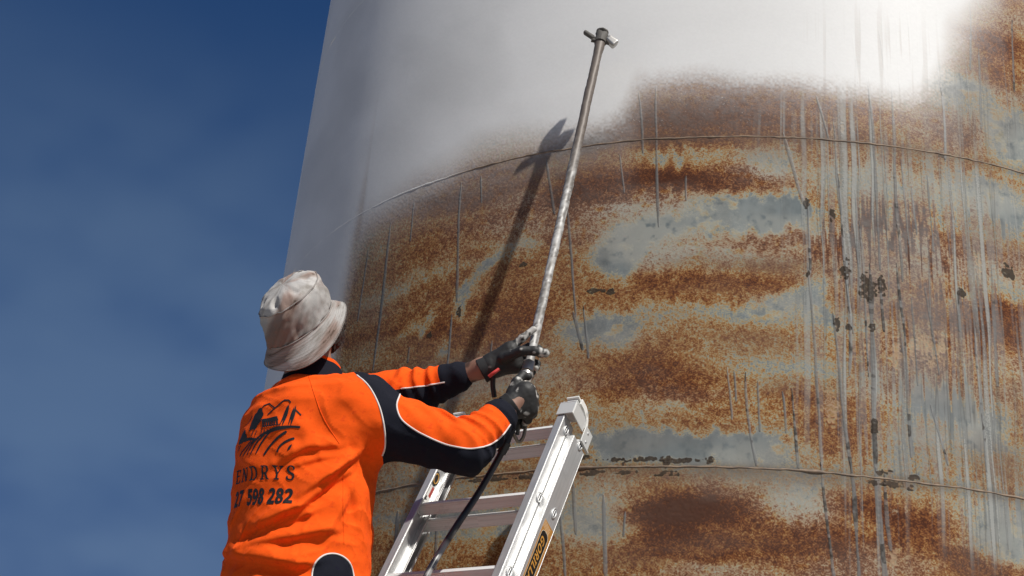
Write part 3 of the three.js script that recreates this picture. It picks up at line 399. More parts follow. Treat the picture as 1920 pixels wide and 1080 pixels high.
    const g = new THREE.BufferGeometry(); g.setAttribute('position', new THREE.Float32BufferAttribute(pos, 3)); g.setAttribute('color', new THREE.Float32BufferAttribute(col, 3)); g.setIndex(idx); g.computeVertexNormals();
    part('weld_seam', g, new THREE.MeshStandardMaterial({ vertexColors: true, roughness: 0.7 }), tank);
  }
  const top = V0 + 5 * PH, roof = new THREE.LatheGeometry([new THREE.Vector2(TR + 0.06, top - 0.08), new THREE.Vector2(TR + 0.06, top + 0.004), new THREE.Vector2(0.01, top + 0.55)], 96); part('roof', roof, whiteMat, tank);
}

// ------------------------------------------------------------------ the ladder
const LO = V(-0.2496,3.015,-4.4493), LX = V(0.8485,0,0.5292), LU = V(0.2416,0.8897,-0.3874), LN = V(-0.4708,0.4565,0.7549), LW = 0.411;
const lad = (x, k, n) => LO.clone().addScaledVector(LX, x).addScaledVector(LU, k).addScaledVector(LN, n);
const alu = (seed, base, rough) => {
  const map = dataTex(256, 256, (u, v, o) => { const n = 0.9 + 0.2 * (vnoise2(u * 200, v * 3, seed) - 0.5) - 0.22 * sstep(0.62, 0.8, fbm2(u * 5, v * 5, 4, seed + 5)) * vnoise2(u * 90, v * 90, seed + 3); o[0] = base * n; o[1] = base * n * 0.997; o[2] = base * n * 0.985; }, true, true);
  const rm = dataTex(128, 128, (u, v, o) => { const n = rough + 0.22 * (fbm2(u * 8, v * 8, 4, seed + 9) - 0.5); o[0] = o[1] = o[2] = n; }, false, true);
  return new THREE.MeshStandardMaterial({ map, roughnessMap: rm, roughness: 1, metalness: 0.6 });
};
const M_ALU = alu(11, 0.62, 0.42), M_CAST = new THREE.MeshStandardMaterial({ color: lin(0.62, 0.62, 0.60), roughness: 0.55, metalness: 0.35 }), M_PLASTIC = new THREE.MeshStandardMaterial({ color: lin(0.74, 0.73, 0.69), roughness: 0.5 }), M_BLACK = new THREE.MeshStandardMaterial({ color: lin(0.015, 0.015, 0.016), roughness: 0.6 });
const footK = -LO.y / LU.y;
const ladder = thing('extension_ladder', 'two-section aluminium extension ladder leaning on the rusty tank beside the man', 'ladder', lad(LW / 2, footK, 0));
{
  const rot = new THREE.Quaternion().setFromRotationMatrix(new THREE.Matrix4().makeBasis(LX, LU, LN)); ladder.quaternion.copy(rot);
  const K = (k) => k - footK, X = (x) => x - LW / 2;                // local: x across from the middle, y up from the foot, z towards the climber
  const boxes = (list) => mergeGeometries(list.map(([x0, x1, k0, k1, n0, n1]) => { const g = new RoundedBoxGeometry(x1 - x0, k1 - k0, n1 - n0, 1, Math.min(0.0012, (x1 - x0) * 0.4, (n1 - n0) * 0.4)); g.translate(X((x0 + x1) / 2), K((k0 + k1) / 2), (n0 + n1) / 2); const p = g.attributes.position, nn = g.attributes.normal, uv = g.attributes.uv; for (let i = 0; i < p.count; i++) uv.setXY(i, (Math.abs(nn.getX(i)) > 0.5 ? p.getZ(i) : p.getX(i)) * 3, p.getY(i) * 3); return g.index ? g.toNonIndexed() : g; }));
  const t = 0.003, FW = 0.026, OUT = LW + FW;
  // C-shaped rails: front flange, web, rear flange and a small lip
  const rail = (outer, dir, k0, k1, n0, depth, fl) => boxes([
    [Math.min(outer, outer + dir * fl), Math.max(outer, outer + dir * fl), k0, k1, n0 - t, n0],
    [Math.min(outer, outer + dir * t), Math.max(outer, outer + dir * t), k0, k1, n0 - depth + t, n0 - t],
    [Math.min(outer, outer + dir * fl), Math.max(outer, outer + dir * fl), k0, k1, n0 - depth, n0 - depth + t],
    [Math.min(outer + dir * (fl - t), outer + dir * fl), Math.max(outer + dir * (fl - t), outer + dir * fl), k0, k1, n0 - t - 0.006, n0 - t],
    [Math.min(outer + dir * (fl - t), outer + dir * fl), Math.max(outer + dir * (fl - t), outer + dir * fl), k0, k1, n0 - depth + t, n0 - depth + t + 0.006]]);
  const flyTop = 0.36, baseTop = 0.30, bo = 0.031, nb = -0.045;
  part('rail', rail(0, 1, -1.9, flyTop, 0, 0.070, FW), M_ALU, ladder); part('rail', rail(OUT, -1, -1.9, flyTop, 0, 0.070, FW), M_ALU, ladder);
  part('rail', rail(-bo, 1, footK + 0.03, baseTop, nb, 0.083, 0.029), M_ALU, ladder); part('rail', rail(OUT + bo, -1, footK + 0.03, baseTop, nb, 0.083, 0.029), M_ALU, ladder);
  // D-shaped fluted rungs
  const shape = new THREE.Shape(); { const n = 40, r = 0.0195; for (let i = 0; i <= n; i++) { const a = i / n * 2 * Math.PI, fl = 1 + 0.035 * Math.max(0, Math.cos(a * 14)), x = Math.cos(a) * r * fl, y = Math.max(-0.4, Math.sin(a)) * r * fl * (Math.sin(a) < -0.4 ? 1.9 : 1.05); if (i) shape.lineTo(x, y); else shape.moveTo(x, y); } }
  const rungGeo = (x0, x1) => { const g = new THREE.ExtrudeGeometry(shape, { depth: x1 - x0, bevelEnabled: false }); g.rotateY(Math.PI / 2); g.rotateX(-0.45); g.translate(X(x0), 0, 0); const uv = g.attributes.uv, p = g.attributes.position; for (let i = 0; i < uv.count; i++) uv.setXY(i, p.getY(i) * 6, p.getX(i) * 2); return g; };
  const M_RUNG = alu(21, 0.80, 0.45); M_RUNG.metalness = 0.12;
  const gf = rungGeo(t, OUT - t), gb = rungGeo(-bo + t, OUT + bo - t);
  const loop = (r, tube) => { const g = new THREE.TorusGeometry(r, tube, 8, 24); g.scale(0.72, 1.25, 1); const p = g.attributes.position; for (let i = 0; i < p.count; i++) { const y = p.getY(i); p.setX(i, p.getX(i) * (y > 0 ? 1 - y * 14 : 1)); } g.rotateY(Math.PI / 2); return g; };
  const lg = loop(0.0145, 0.0035), shadeDisc = new THREE.CylinderGeometry(0.0135, 0.0135, 0.002, 20); shadeDisc.rotateZ(Math.PI / 2); shadeDisc.scale(1, 1.2, 0.66);  // black disc stands in for the shade inside each rung end
  const collar = new THREE.TorusGeometry(0.020, 0.004, 8, 24); collar.rotateY(Math.PI / 2);
  const bar = new THREE.CylinderGeometry(0.0014, 0.0014, 0.026, 8);
  for (let i = -14; i <= 1; i++) {
    const kf = 0.012 + i * 0.305, kb = kf - 0.016;
    if (i > -6) {
      const r = part('rung', gf, M_RUNG, ladder); r.position.set(0, K(kf), -0.035);
      const e = part('rung_end', lg, M_ALU, r); e.position.set(X(OUT) + 0.001, 0, 0); const h = part('hollow_shade_disc', shadeDisc, M_BLACK, r); h.position.set(X(OUT) + 0.0005, 0, 0);
      { const b = part('rib', bar, M_ALU, r); b.position.set(X(OUT) + 0.0012, -0.001, 0); }
      const c = part('rung_collar', collar, M_ALU, r); c.position.set(X(t) + 0.003, 0, 0);
    }
    if (kb > footK + 0.15) {
      const r = part('rung', gb, M_RUNG, ladder); r.position.set(0, K(kb), -0.092);
      const e = part('rung_end', lg, M_ALU, r); e.position.set(X(OUT + bo) + 0.001, 0, 0); const h = part('hollow_shade_disc', shadeDisc, M_BLACK, r); h.position.set(X(OUT + bo) + 0.0005, 0, 0);
      { const b = part('rib', bar, M_ALU, r); b.position.set(X(OUT + bo) + 0.0012, -0.001, 0); }
    }
  }
  // guide brackets and end caps at the top of both rails
  for (const s of [0, 1]) {
    const x0 = s ? LW - 0.004 : -0.004 - bo + 0.004, x1 = s ? OUT + bo : FW + 0.004;
    part('guide_bracket', boxes([[x0, x1, 0.352, 0.406, 0.002, 0.006], [s ? x1 - 0.004 : x0, s ? x1 : x0 + 0.004, 0.352, 0.406, -0.080, 0.0018], [x0, x1, 0.4065, 0.410, -0.080, 0.006]]), M_CAST, ladder);
    part('end_cap', boxes([[x0 + 0.014, x1 - 0.010, 0.4105, 0.432, -0.040, -0.006], [x0 + 0.012, x1 - 0.004, 0.4325, 0.439, -0.050, 0.001]]), M_PLASTIC, ladder);
    const cs = new THREE.Shape(); cs.moveTo(-0.055, 0); cs.lineTo(0.0, 0); cs.quadraticCurveTo(0.062, -0.03, 0.070, -0.10); cs.lineTo(0.055, -0.10); cs.quadraticCurveTo(0.050, -0.05, -0.02, -0.035); cs.lineTo(-0.055, -0.035); cs.closePath();
    const sl = new THREE.Path(); sl.ellipse(0.028, -0.036, 0.018, 0.006, 0, Math.PI * 2, false, -0.9); cs.holes.push(sl);
    const cg = new THREE.ExtrudeGeometry(cs, { depth: 0.005, bevelEnabled: true, bevelSize: 0.001, bevelThickness: 0.001, bevelSegments: 1 }); cg.rotateY(Math.PI / 2); cg.scale(1, 0.62, 0.62); cg.translate(X(s ? x1 - 0.003 : x0 - 0.003), K(0.438), -0.050); part('end_cap_cheek', cg, M_PLASTIC, ladder); const ch2 = part('end_cap_cheek', cg, M_PLASTIC, ladder); ch2.position.x = s ? -(x1 - x0) - 0.004 : x1 - x0 + 0.001;
    const pl = part('foot_plate', boxes([[s ? x1 + 0.001 : x0 - 0.005, s ? x1 + 0.005 : x0 - 0.001, 0.312, 0.385, -0.132, -0.081], [s ? x1 + 0.001 : x0 - 0.010, s ? x1 + 0.010 : x0 - 0.001, 0.306, 0.3115, -0.136, -0.078]]), M_CAST, ladder);
    for (const [k, n] of [[0.367, -0.103], [0.332, -0.107]]) { const rv = new THREE.SphereGeometry(0.005, 10, 8); rv.scale(0.6, 1, 1); rv.translate(X(s ? x1 + 0.0055 : x0 - 0.0055), K(k), n); part('rivet', rv, M_ALU, pl); }
    const sh = boxes([[s ? OUT + bo - 0.035 : -bo - 0.005, s ? OUT + bo + 0.005 : -bo + 0.035, footK, footK + 0.05, nb - 0.09, nb + 0.008]]); part('foot', sh, M_BLACK, ladder);
  }
  // stickers
  const sticker = (w, h, px, draw) => { const cv = document.createElement('canvas'); cv.width = px; cv.height = Math.round(px * h / w); draw(cv.getContext('2d'), cv.width, cv.height); const tx = new THREE.CanvasTexture(cv); tx.colorSpace = THREE.SRGBColorSpace; return new THREE.MeshStandardMaterial({ map: tx, roughness: 0.45 }); };
  const face = (w, h) => { const g = new THREE.BoxGeometry(0.0006, h, w); const uv = g.attributes.uv, p = g.attributes.position, n = g.attributes.normal; for (let i = 0; i < p.count; i++) uv.setXY(i, n.getX(i) > 0 ? 0.5 - p.getZ(i) / w : 0.5 + p.getZ(i) / w, 0.5 + p.getY(i) / h); return g; };
  const brand = sticker(0.058, 0.25, 256, (c, w, h) => {
    c.fillStyle = '#a87638'; c.fillRect(0, 0, w, h); c.strokeStyle = '#e9dfc8'; c.lineWidth = 5; for (let i = 0; i < 4; i++) { c.beginPath(); c.moveTo(0, 16 + i * 30); c.lineTo(w * 0.75, 50 + i * 30); c.stroke(); }
    c.fillStyle = '#15140f'; const r = w * 0.37, x = w * 0.46, y0 = h * 0.13, y1 = h * 0.96; c.beginPath(); c.moveTo(x - r, y0 + r); c.quadraticCurveTo(x - r, y0, x, y0); c.quadraticCurveTo(x + r, y0, x + r, y0 + r); c.lineTo(x + r, y1 - r); c.quadraticCurveTo(x + r, y1, x, y1); c.quadraticCurveTo(x - r, y1, x - r, y1 - r); c.closePath(); c.fill();
    c.strokeStyle = '#e9dfc8'; c.lineWidth = 5; c.stroke(); c.save(); c.translate(x, (y0 + y1) / 2); c.rotate(Math.PI / 2); c.fillStyle = '#bd8638'; c.font = 'bold italic 150px sans-serif'; c.textAlign = 'center'; c.textBaseline = 'middle'; const tw = c.measureText('GORILLA').width; c.scale((y1 - y0) * 0.84 / tw, 1); c.fillText('GORILLA', 0, 6); c.restore();
  });
  const b1 = part('brand_sticker', face(0.058, 0.25), brand, ladder); b1.position.set(X(OUT + bo) + 0.0008, K(-0.180), -0.092);
  const warn = sticker(0.04, 0.075, 128, (c, w, h) => { c.fillStyle = '#d9d8d2'; c.fillRect(0, 0, w, h); c.fillStyle = '#a03a30'; c.fillRect(w * 0.66, 0, w * 0.3, h * 0.6); c.fillStyle = '#1a1a1a'; c.beginPath(); c.moveTo(w * 0.1, h * 0.78); c.lineTo(w * 0.42, h * 0.95); c.lineTo(w * 0.74, h * 0.78); c.lineTo(w * 0.56, h * 0.78); c.lineTo(w * 0.56, h * 0.66); c.lineTo(w * 0.28, h * 0.66); c.lineTo(w * 0.28, h * 0.78); c.closePath(); c.fill(); });
  const w1 = part('warning_sticker', face(0.04, 0.075), warn, ladder); w1.position.set(X(t) + 0.0004, K(0.085), -0.035);
  const badge = new THREE.CylinderGeometry(0.021, 0.021, 0.0008, 28); badge.rotateZ(Math.PI / 2); badge.scale(1, 1.4, 0.8); const bd = part('badge', badge, M_BLACK, ladder); bd.position.set(X(t) + 0.0005, K(0.155), -0.040);
  const bring = new THREE.TorusGeometry(0.014, 0.0022, 6, 28); bring.scale(0.8, 1.4, 1); bring.rotateY(Math.PI / 2); const br = part('badge_ring', bring, new THREE.MeshStandardMaterial({ color: lin(0.5, 0.27, 0.06), roughness: 0.5 }), bd); br.position.set(0.0008, 0, 0);
}

// ------------------------------------------------------------------ spray lance and gun
const TIP = V(0.2477,4.8839,-4.4316), GRIP = V(0.0823,3.4654,-4.1315);
const LD = TIP.clone().sub(GRIP).normalize(), onLance = (s) => GRIP.clone().addScaledVector(LD, s), LLEN = TIP.distanceTo(GRIP);
function tube(points, r, seg = 40, sides = 10) { return new THREE.TubeGeometry(new THREE.CatmullRomCurve3(points), seg, r, sides, false); }
function orient(g, dir) { g.applyQuaternion(new THREE.Quaternion().setFromUnitVectors(V(0, 1, 0), dir)); return g; }
const lance = thing('spray_lance', 'long paint-crusted metal spray lance held up to the white paint by both gloves', 'spray gun', onLance(-0.25));
const LB = onLance(-0.25), rel = (v) => v.clone().sub(LB);
{
  const pos = [], idx = [], col = [], N = 260, M = 14, c = new THREE.Color();
  const q = new THREE.Quaternion().setFromUnitVectors(V(0, 1, 0), LD), v = V(0, 0, 0);
  for (let i = 0; i <= N; i++) {
    const s = -0.09 + i / N * (LLEN + 0.09), f = s / LLEN, r = 0.0142 + 0.0026 * sstep(0.15, 0.62, f) + 0.0025 * sstep(0.92, 0.99, f);
    for (let k = 0; k <= M; k++) {
      const a = (k % M) / M * 2 * Math.PI, ca = Math.cos(a), sa = Math.sin(a), n = 0.6 * vnoise3(s * 9, ca * 1.1 + 4, sa * 1.1 + 4) + 0.4 * vnoise3(s * 31, ca * 2.1 + 9, sa * 2.1), n2 = 0.5 * vnoise3(s * 140, ca * 3.4 + 3, sa * 3.4 + 8) + 0.5 * vnoise3(s * 48, ca * 3 + 3, sa * 3 + 8), rr = r + 0.0036 * (n - 0.5) + 0.0022 * (n2 - 0.5);
      v.set(Math.cos(a) * rr, s + 0.25, Math.sin(a) * rr).applyQuaternion(q); pos.push(v.x, v.y, v.z);
      const bare = sstep(0.66, 0.42, f + 0.28 * (n - 0.5)), sp = sstep(0.36, 0.66, n2 * 0.8 + n * 0.2);
      c.setRGB(mix(0.105 + 0.06 * n2, mix(0.17, 0.48, sp), bare), mix(0.085 + 0.05 * n2, mix(0.155, 0.47, sp), bare), mix(0.072 + 0.04 * n2, mix(0.14, 0.45, sp), bare)); col.push(c.r, c.g, c.b);
    }
  }
  for (let i = 0; i < N; i++) for (let k = 0; k < M; k++) { const a = i * (M + 1) + k; idx.push(a, a + M + 1, a + 1, a + 1, a + M + 1, a + M + 2); }
  const g = new THREE.BufferGeometry(); g.setAttribute('position', new THREE.Float32BufferAttribute(pos, 3)); g.setAttribute('color', new THREE.Float32BufferAttribute(col, 3)); g.setIndex(idx); g.computeVertexNormals();
  part('pipe', g, new THREE.MeshStandardMaterial({ vertexColors: true, roughness: 0.55, metalness: 0.12 }), lance);
  const M_CRUST = new THREE.MeshStandardMaterial({ color: lin(0.10, 0.092, 0.082), roughness: 0.75 }), M_STEEL = new THREE.MeshStandardMaterial({ color: lin(0.5, 0.48, 0.45), roughness: 0.4, metalness: 0.7 });
  const lump = (g, amp, sc, seed) => { const p = g.attributes.position; for (let i = 0; i < p.count; i++) { const k = 1 + amp * (vnoise3(p.getX(i) * sc + seed, p.getY(i) * sc, p.getZ(i) * sc) - 0.5); p.setXYZ(i, p.getX(i) * k, p.getY(i) * k, p.getZ(i) * k); } g.computeVertexNormals(); return g; };
  const put = (name, g, s, mat, dir = LD, off) => { orient(g, dir); const m = part(name, g, mat, lance); m.position.copy(rel(onLance(s))); if (off) m.position.add(off); return m; };
  const side = V(1, -0.12, 0.05).normalize(), sideUp = V(1, -0.45, 0).normalize();
  put('nozzle_head', lump(new THREE.CylinderGeometry(0.021, 0.023, 0.06, 18, 4), 0.35, 60, 3), LLEN - 0.008, M_CRUST);
  put('nozzle_collar', lump(new THREE.TorusGeometry(0.019, 0.007, 8, 20).rotateX(Math.PI / 2), 0.3, 80, 9), LLEN + 0.018, M_CRUST);
  put('swivel', lump(new THREE.CylinderGeometry(0.008, 0.008, 0.07, 12, 3), 0.3, 70, 5), LLEN - 0.030, M_CRUST, side);
  put('tip_guard', lump(new RoundedBoxGeometry(0.017, 0.046, 0.020, 3, 0.008), 0.4, 60, 7), LLEN - 0.020, M_CRUST, V(-0.9, 0.55, 0).normalize(), V(-0.046, 0.014, 0.004));
  put('tip_guard', lump(new RoundedBoxGeometry(0.030, 0.044, 0.030, 3, 0.008), 0.4, 60, 8), LLEN - 0.028, M_STEEL, V(0.75, -0.66, 0).normalize(), V(0.041, 0.000, 0.004));
  put('coupling_nut', new THREE.CylinderGeometry(0.021, 0.021, 0.034, 6), -0.090, M_STEEL); put('coupling_nut', new THREE.CylinderGeometry(0.0225, 0.0225, 0.014, 6), -0.122, M_STEEL);
  put('gun_body', lump(new THREE.CylinderGeometry(0.0165, 0.020, 0.16, 18, 8), 0.2, 40, 2), -0.205, new THREE.MeshStandardMaterial({ color: lin(0.42, 0.38, 0.34), roughness: 0.55, metalness: 0.3 }));
  const G = [V(0.0328,3.1847,-4.07), V(0.0466,3.1424,-4.0854), V(0.063,3.1254,-4.0995), V(0.0745,3.141,-4.0973), V(0.0791,3.1828,-4.0933)].map(rel);
  part('trigger_guard', tube(G, 0.0055, 30, 8), new THREE.MeshStandardMaterial({ color: lin(0.25, 0.2, 0.15), roughness: 0.45, metalness: 0.6 }), lance);
  part('trigger', tube([V(0.0449,3.2124,-4.0674), V(0.0566,3.1773,-4.0848), V(0.0562,3.1449,-4.0898)].map(rel), 0.006, 14, 8), M_CRUST, lance);
  part('gun_handle', tube([V(0.0633,3.2104,-4.0796), V(0.0412,3.1653,-4.0796), V(0.0258,3.1196,-4.08), V(0.0218,3.0929,-4.0821)].map(rel), 0.013, 20, 10), M_BLACK, lance);
}
// ------------------------------------------------------------------ the paint hose hanging from the gun
{
  const p0 = V(0.0199,3.0956,-4.0808), pts = [p0, V(0.0002,3.054,-4.1014), V(-0.0461,2.955,-4.1171), V(-0.0926,2.8655,-4.117), V(-0.1368,2.7775,-4.1272), V(-0.1723,2.6675,-4.0702), V(-0.192,2.518,-4.0105), V(-0.1832,2.0701,-4.0097), V(-0.75, 0.5, -2.6), V(-1.3, 0.03, -2.2), V(-2.6, 0.02, -1.2)];
  const hose = thing('paint_hose', 'black paint hose hanging from the spray gun down past the ladder rungs', 'hose', p0);
  const g = new THREE.TubeGeometry(new THREE.CatmullRomCurve3(pts.map((q) => q.clone().sub(p0)), false, 'centripetal'), 400, 0.0102, 12, false), n = g.attributes.position.count, col = new Float32Array(n * 3), P = g.attributes.position;
  for (let i = 0; i < n; i++) { const y = P.getY(i), sc = sstep(0.60, 0.72, vnoise3(P.getX(i) * 34, y * 30, P.getZ(i) * 34)) * sstep(-0.18, -0.32, y); col.set([mix(0.014, 0.28, sc), mix(0.015, 0.27, sc), mix(0.022, 0.26, sc)], i * 3); }
  g.setAttribute('color', new THREE.BufferAttribute(col, 3)); part('hose_line', g, new THREE.MeshStandardMaterial({ vertexColors: true, roughness: 0.34 }), hose);
  const sw = orient(new THREE.CylinderGeometry(0.014, 0.014, 0.035, 12), pts[1].clone().sub(p0).normalize()); part('hose_fitting', sw, M_BLACK, hose);
}

// ------------------------------------------------------------------ the man
const MAN = (() => { const k = Math.round((J.pelvis[1] - 0.90 - LO.y) / LU.y / 0.305); return { k: 0.012 + k * 0.305 }; })();
const stand = lad(LW / 2 + FWmid(), MAN.k, -0.03); function FWmid() { return 0.013; }
const base = V(stand.x, stand.y + 0.017, stand.z), B3 = [base.x, base.y, base.z];
const man = thing('person', 'man in orange and navy work shirt and dirty white bucket hat on the ladder', 'person', base);
const cloth = (r, g, b, seed, rough = 0.92) => {
  const bump = dataTex(256, 256, (u, v, o) => { o[0] = o[1] = o[2] = 0.5 + 0.3 * Math.sin(u * 256 * 0.785) * Math.sin(v * 256 * 0.785) + 0.3 * (vnoise2(u * 128, v * 128, seed) - 0.5); }, false, true);
  const map = dataTex(256, 256, (u, v, o) => { const n = 0.90 + 0.16 * fbm2(u * 20, v * 20, 4, seed + 2), sp = sstep(0.985, 0.995, vnoise2(u * 90, v * 90, seed + 6)) * 0.5, dt = 0.25 * sstep(0.66, 0.85, fbm2(u * 9, v * 9, 4, seed + 8)); o[0] = mix(r * n * (1 - dt * 0.5), 0.6, sp); o[1] = mix(g * n * (1 - dt), 0.56, sp); o[2] = mix(b * n, 0.5, sp); }, true, true);
  return new THREE.MeshPhysicalMaterial({ map, bumpMap: bump, bumpScale: 0.0006, roughness: rough, specularIntensity: 0.35, sheen: 0.15, sheenRoughness: 0.6, sheenColor: lin(r, g, b) });
};
const M_ORANGE = cloth(0.93, 0.102, 0.006, 3), M_NAVY = cloth(0.010, 0.011, 0.018, 4), M_PIPE = new THREE.MeshStandardMaterial({ color: lin(0.72, 0.66, 0.62), roughness: 0.8 }), M_PANTS = cloth(0.012, 0.014, 0.025, 6);
const SKIN = new THREE.MeshStandardMaterial({ vertexColors: true, roughness: 0.6 });
{
  // shirt: one cloth surface cut into its panels
  const lo = [9, 9, 9], hi = [-9, -9, -9]; const grow = (p, r) => p.forEach((v, i) => { lo[i] = Math.min(lo[i], v - r); hi[i] = Math.max(hi[i], v + r); });
  for (const k of ['rs', 're', 'rw', 'ls', 'le', 'lw', 'neck']) grow(J[k], 0.14); for (const a of [-0.25, 0.25]) for (const b of [-0.18, 0.4]) for (const c of [-0.2, 0.2]) grow(torsoWorld(a, b, c), 0.03);
  let rest = meshField(shirt, lo, hi, 0.006);
  const W = [0.10, -0.25, 0.963];                                  // the outward direction of the panels on the man's right side
  const wl = Math.hypot(...W); W.forEach((v, i) => { W[i] = v / wl; });
  const UX = (() => { const d = [W[2], 0, -W[0]], l = Math.hypot(...d); return d.map((v) => v / l); })(), UY = [W[1] * UX[2] - W[2] * UX[1], W[2] * UX[0] - W[0] * UX[2], W[0] * UX[1] - W[1] * UX[0]];
  const flat = (p) => [dot3(p, UX), dot3(p, UY)];
  const spline = (pts, n) => new THREE.CatmullRomCurve3(pts.map((p) => V(...p)), false, 'centripetal').getPoints(n).map((v) => [v.x, v.y, v.z]);
  function panel(pts) { const q = pts.map(flat); return (x, y, z) => { const [a, b] = flat([x, y, z]); let d = 9, inside = false; for (let i = 0, j = q.length - 1; i < q.length; j = i++) { const [xi, yi] = q[i], [xj, yj] = q[j]; if ((yi > b) !== (yj > b) && a < (xj - xi) * (b - yi) / (yj - yi) + xi) inside = !inside; const s = segDist(a, b, xi, yi, xj, yj)[0]; if (s < d) d = s; } return inside ? d : -d; }; }
  const pipeA = spline([[-0.5017,3.3744,-4.2543], [-0.4311,3.2283,-3.9371], [-0.3805,3.1745,-3.9053], [-0.3471,3.1182,-3.9017], [-0.3264,3.0578,-3.9143], [-0.3213,3.0179,-3.9503], [-0.3285,3.003,-3.9829]], 50);
  const pipeB = spline([[-0.2976,3.184,-3.9493], [-0.2992,3.1284,-3.9073], [-0.2822,3.0901,-3.9019], [-0.239,3.0605,-3.9031], [-0.1798,3.036,-3.9048], [-0.1249,3.0204,-3.9005], [-0.0714,3.0185,-3.8988], [-0.0199,3.0491,-3.933], [0.0128,3.0939,-3.9655], [0.0319,3.1306,-3.9741]], 60);
  const pipeC = spline([[-0.314,3.2956,-4.1826], [-0.2716,3.3036,-4.1789], [-0.2278,3.3133,-4.1745], [-0.1806,3.3229,-4.1647]], 30);
  const under = [[-0.3178,2.9708,-4.0088], [-0.2523,2.9068,-4.0406], [-0.0357,2.9107,-4.0386], [0.0852,3.097,-4.1136]], over = [[-0.2875,3.1885,-3.9006], [-0.3519,3.2515,-3.9251], [-0.4411,3.2952,-3.9592]];
  const onR = (f) => (x, y, z) => Math.min(f(x, y, z), (armR(x, y, z) < armL(x, y, z) ? 1 : -1) * Math.min(1, Math.abs(armR(x, y, z) - armL(x, y, z)) + 1e-4));
  const onL = (f) => (x, y, z) => Math.min(f(x, y, z), armL(x, y, z) - armR(x, y, z) < -0.05 ? 1 : -0.05 - (armL(x, y, z) - armR(x, y, z)) );
  const cuffR = (x, y, z) => Math.min((along([x, y, z], J.re, RC) - 0.93) * 0.2, 0.09 - armR(x, y, z)), cuffL = (x, y, z) => Math.min((along([x, y, z], J.le, LC) - 0.74) * 0.2, 0.09 - armL(x, y, z));
  const shirtMesh = new THREE.Mesh(); const take = (f) => { const [a, b] = cut(rest, f); rest = b; return a; };
  const cr = take(cuffR), cl = take(cuffL), pr = take(onR(panel([...pipeA, ...under, ...pipeB.slice().reverse(), ...over]))), pl = take(onL(panel([...pipeC, [-0.1514,3.3297,-4.1654], [-0.0969,3.2524,-4.2039], [-0.2901,3.1919,-4.2339], [-0.3657,3.2005,-4.2296], [-0.3625,3.2826,-4.1889]])));
  const sideIn = panel([[-0.4644,2.5773,-3.9339], [-0.4738,2.6234,-3.9321], [-0.4699,2.657,-3.9332], [-0.4516,2.6813,-3.9381], [-0.4272,2.6923,-3.9475], [-0.4013,2.6914,-3.9624], [-0.3797,2.6785,-3.9797], [-0.3662,2.6497,-3.9919], [-0.3591,2.6038,-3.9983]].concat([[-0.3902,2.4373,-4.2739], [-0.5132,2.4272,-4.2789]])), ps = take((x, y, z) => Math.min(sideIn(x, y, z), torsoLocal(x, y, z)[0]));
  const uv = boxUV(8), o = B3, g = (m) => toGeometry(uvBy(m, uv), o);
  const sm = part('shirt', g(rest), M_ORANGE, man, 'bright orange body of the work shirt, creased across the back');
  part('sleeve_panel', g(pr), M_NAVY, sm, 'navy panel down the near sleeve'); part('sleeve_panel', g(pl), M_NAVY, sm, 'navy panel under the far sleeve'); part('side_panel', g(ps), M_NAVY, sm, 'navy rounded panel at the hip');
  part('cuff', g(cr), M_NAVY, sm); part('cuff', g(cl), M_NAVY, sm);
  const snap = (p) => { let t = 0.35; for (let i = 0; i < 200; i++) { const d = shirt(p[0] + W[0] * t, p[1] + W[1] * t, p[2] + W[2] * t); if (d < 0.0004 || t < -0.3) break; t -= Math.max(0.0006, d * 0.5); } return V(p[0] + W[0] * t, p[1] + W[1] * t, p[2] + W[2] * t); };
  const bead = (name, line, r, mat) => { const q = line.map(snap).filter((v, i, a) => !i || v.distanceTo(a[i - 1]) < 0.06); part(name, tube(q.map((v) => v.clone().sub(base)), r, q.length * 3, 6), mat, sm); };
  bead('piping', pipeA, 0.0026, M_PIPE); bead('piping', pipeB, 0.0026, M_PIPE); bead('piping', pipeC, 0.0026, M_PIPE);
  bead('piping', spline([[-0.4665,2.5918,-3.9336], [-0.4738,2.6234,-3.9321], [-0.4699,2.657,-3.9332], [-0.4516,2.6813,-3.9381], [-0.4272,2.6923,-3.9475], [-0.4013,2.6914,-3.9624], [-0.3797,2.6785,-3.9797], [-0.3662,2.6497,-3.9919], [-0.3609,2.6183,-3.9968]], 60), 0.0026, M_PIPE);
  bead('raglan_seam', spline([[-0.5851,3.2568,-4.02], [-0.5458,3.1576,-3.9285], [-0.5027,3.0715,-3.9097], [-0.4502,3.0055,-3.924]], 50), 0.0014, M_ORANGE);
  bead('side_seam', spline([[-0.4279,2.9213,-3.9432], [-0.4179,2.8307,-3.9532], [-0.4018,2.7272,-3.9649]], 40), 0.0012, M_ORANGE);
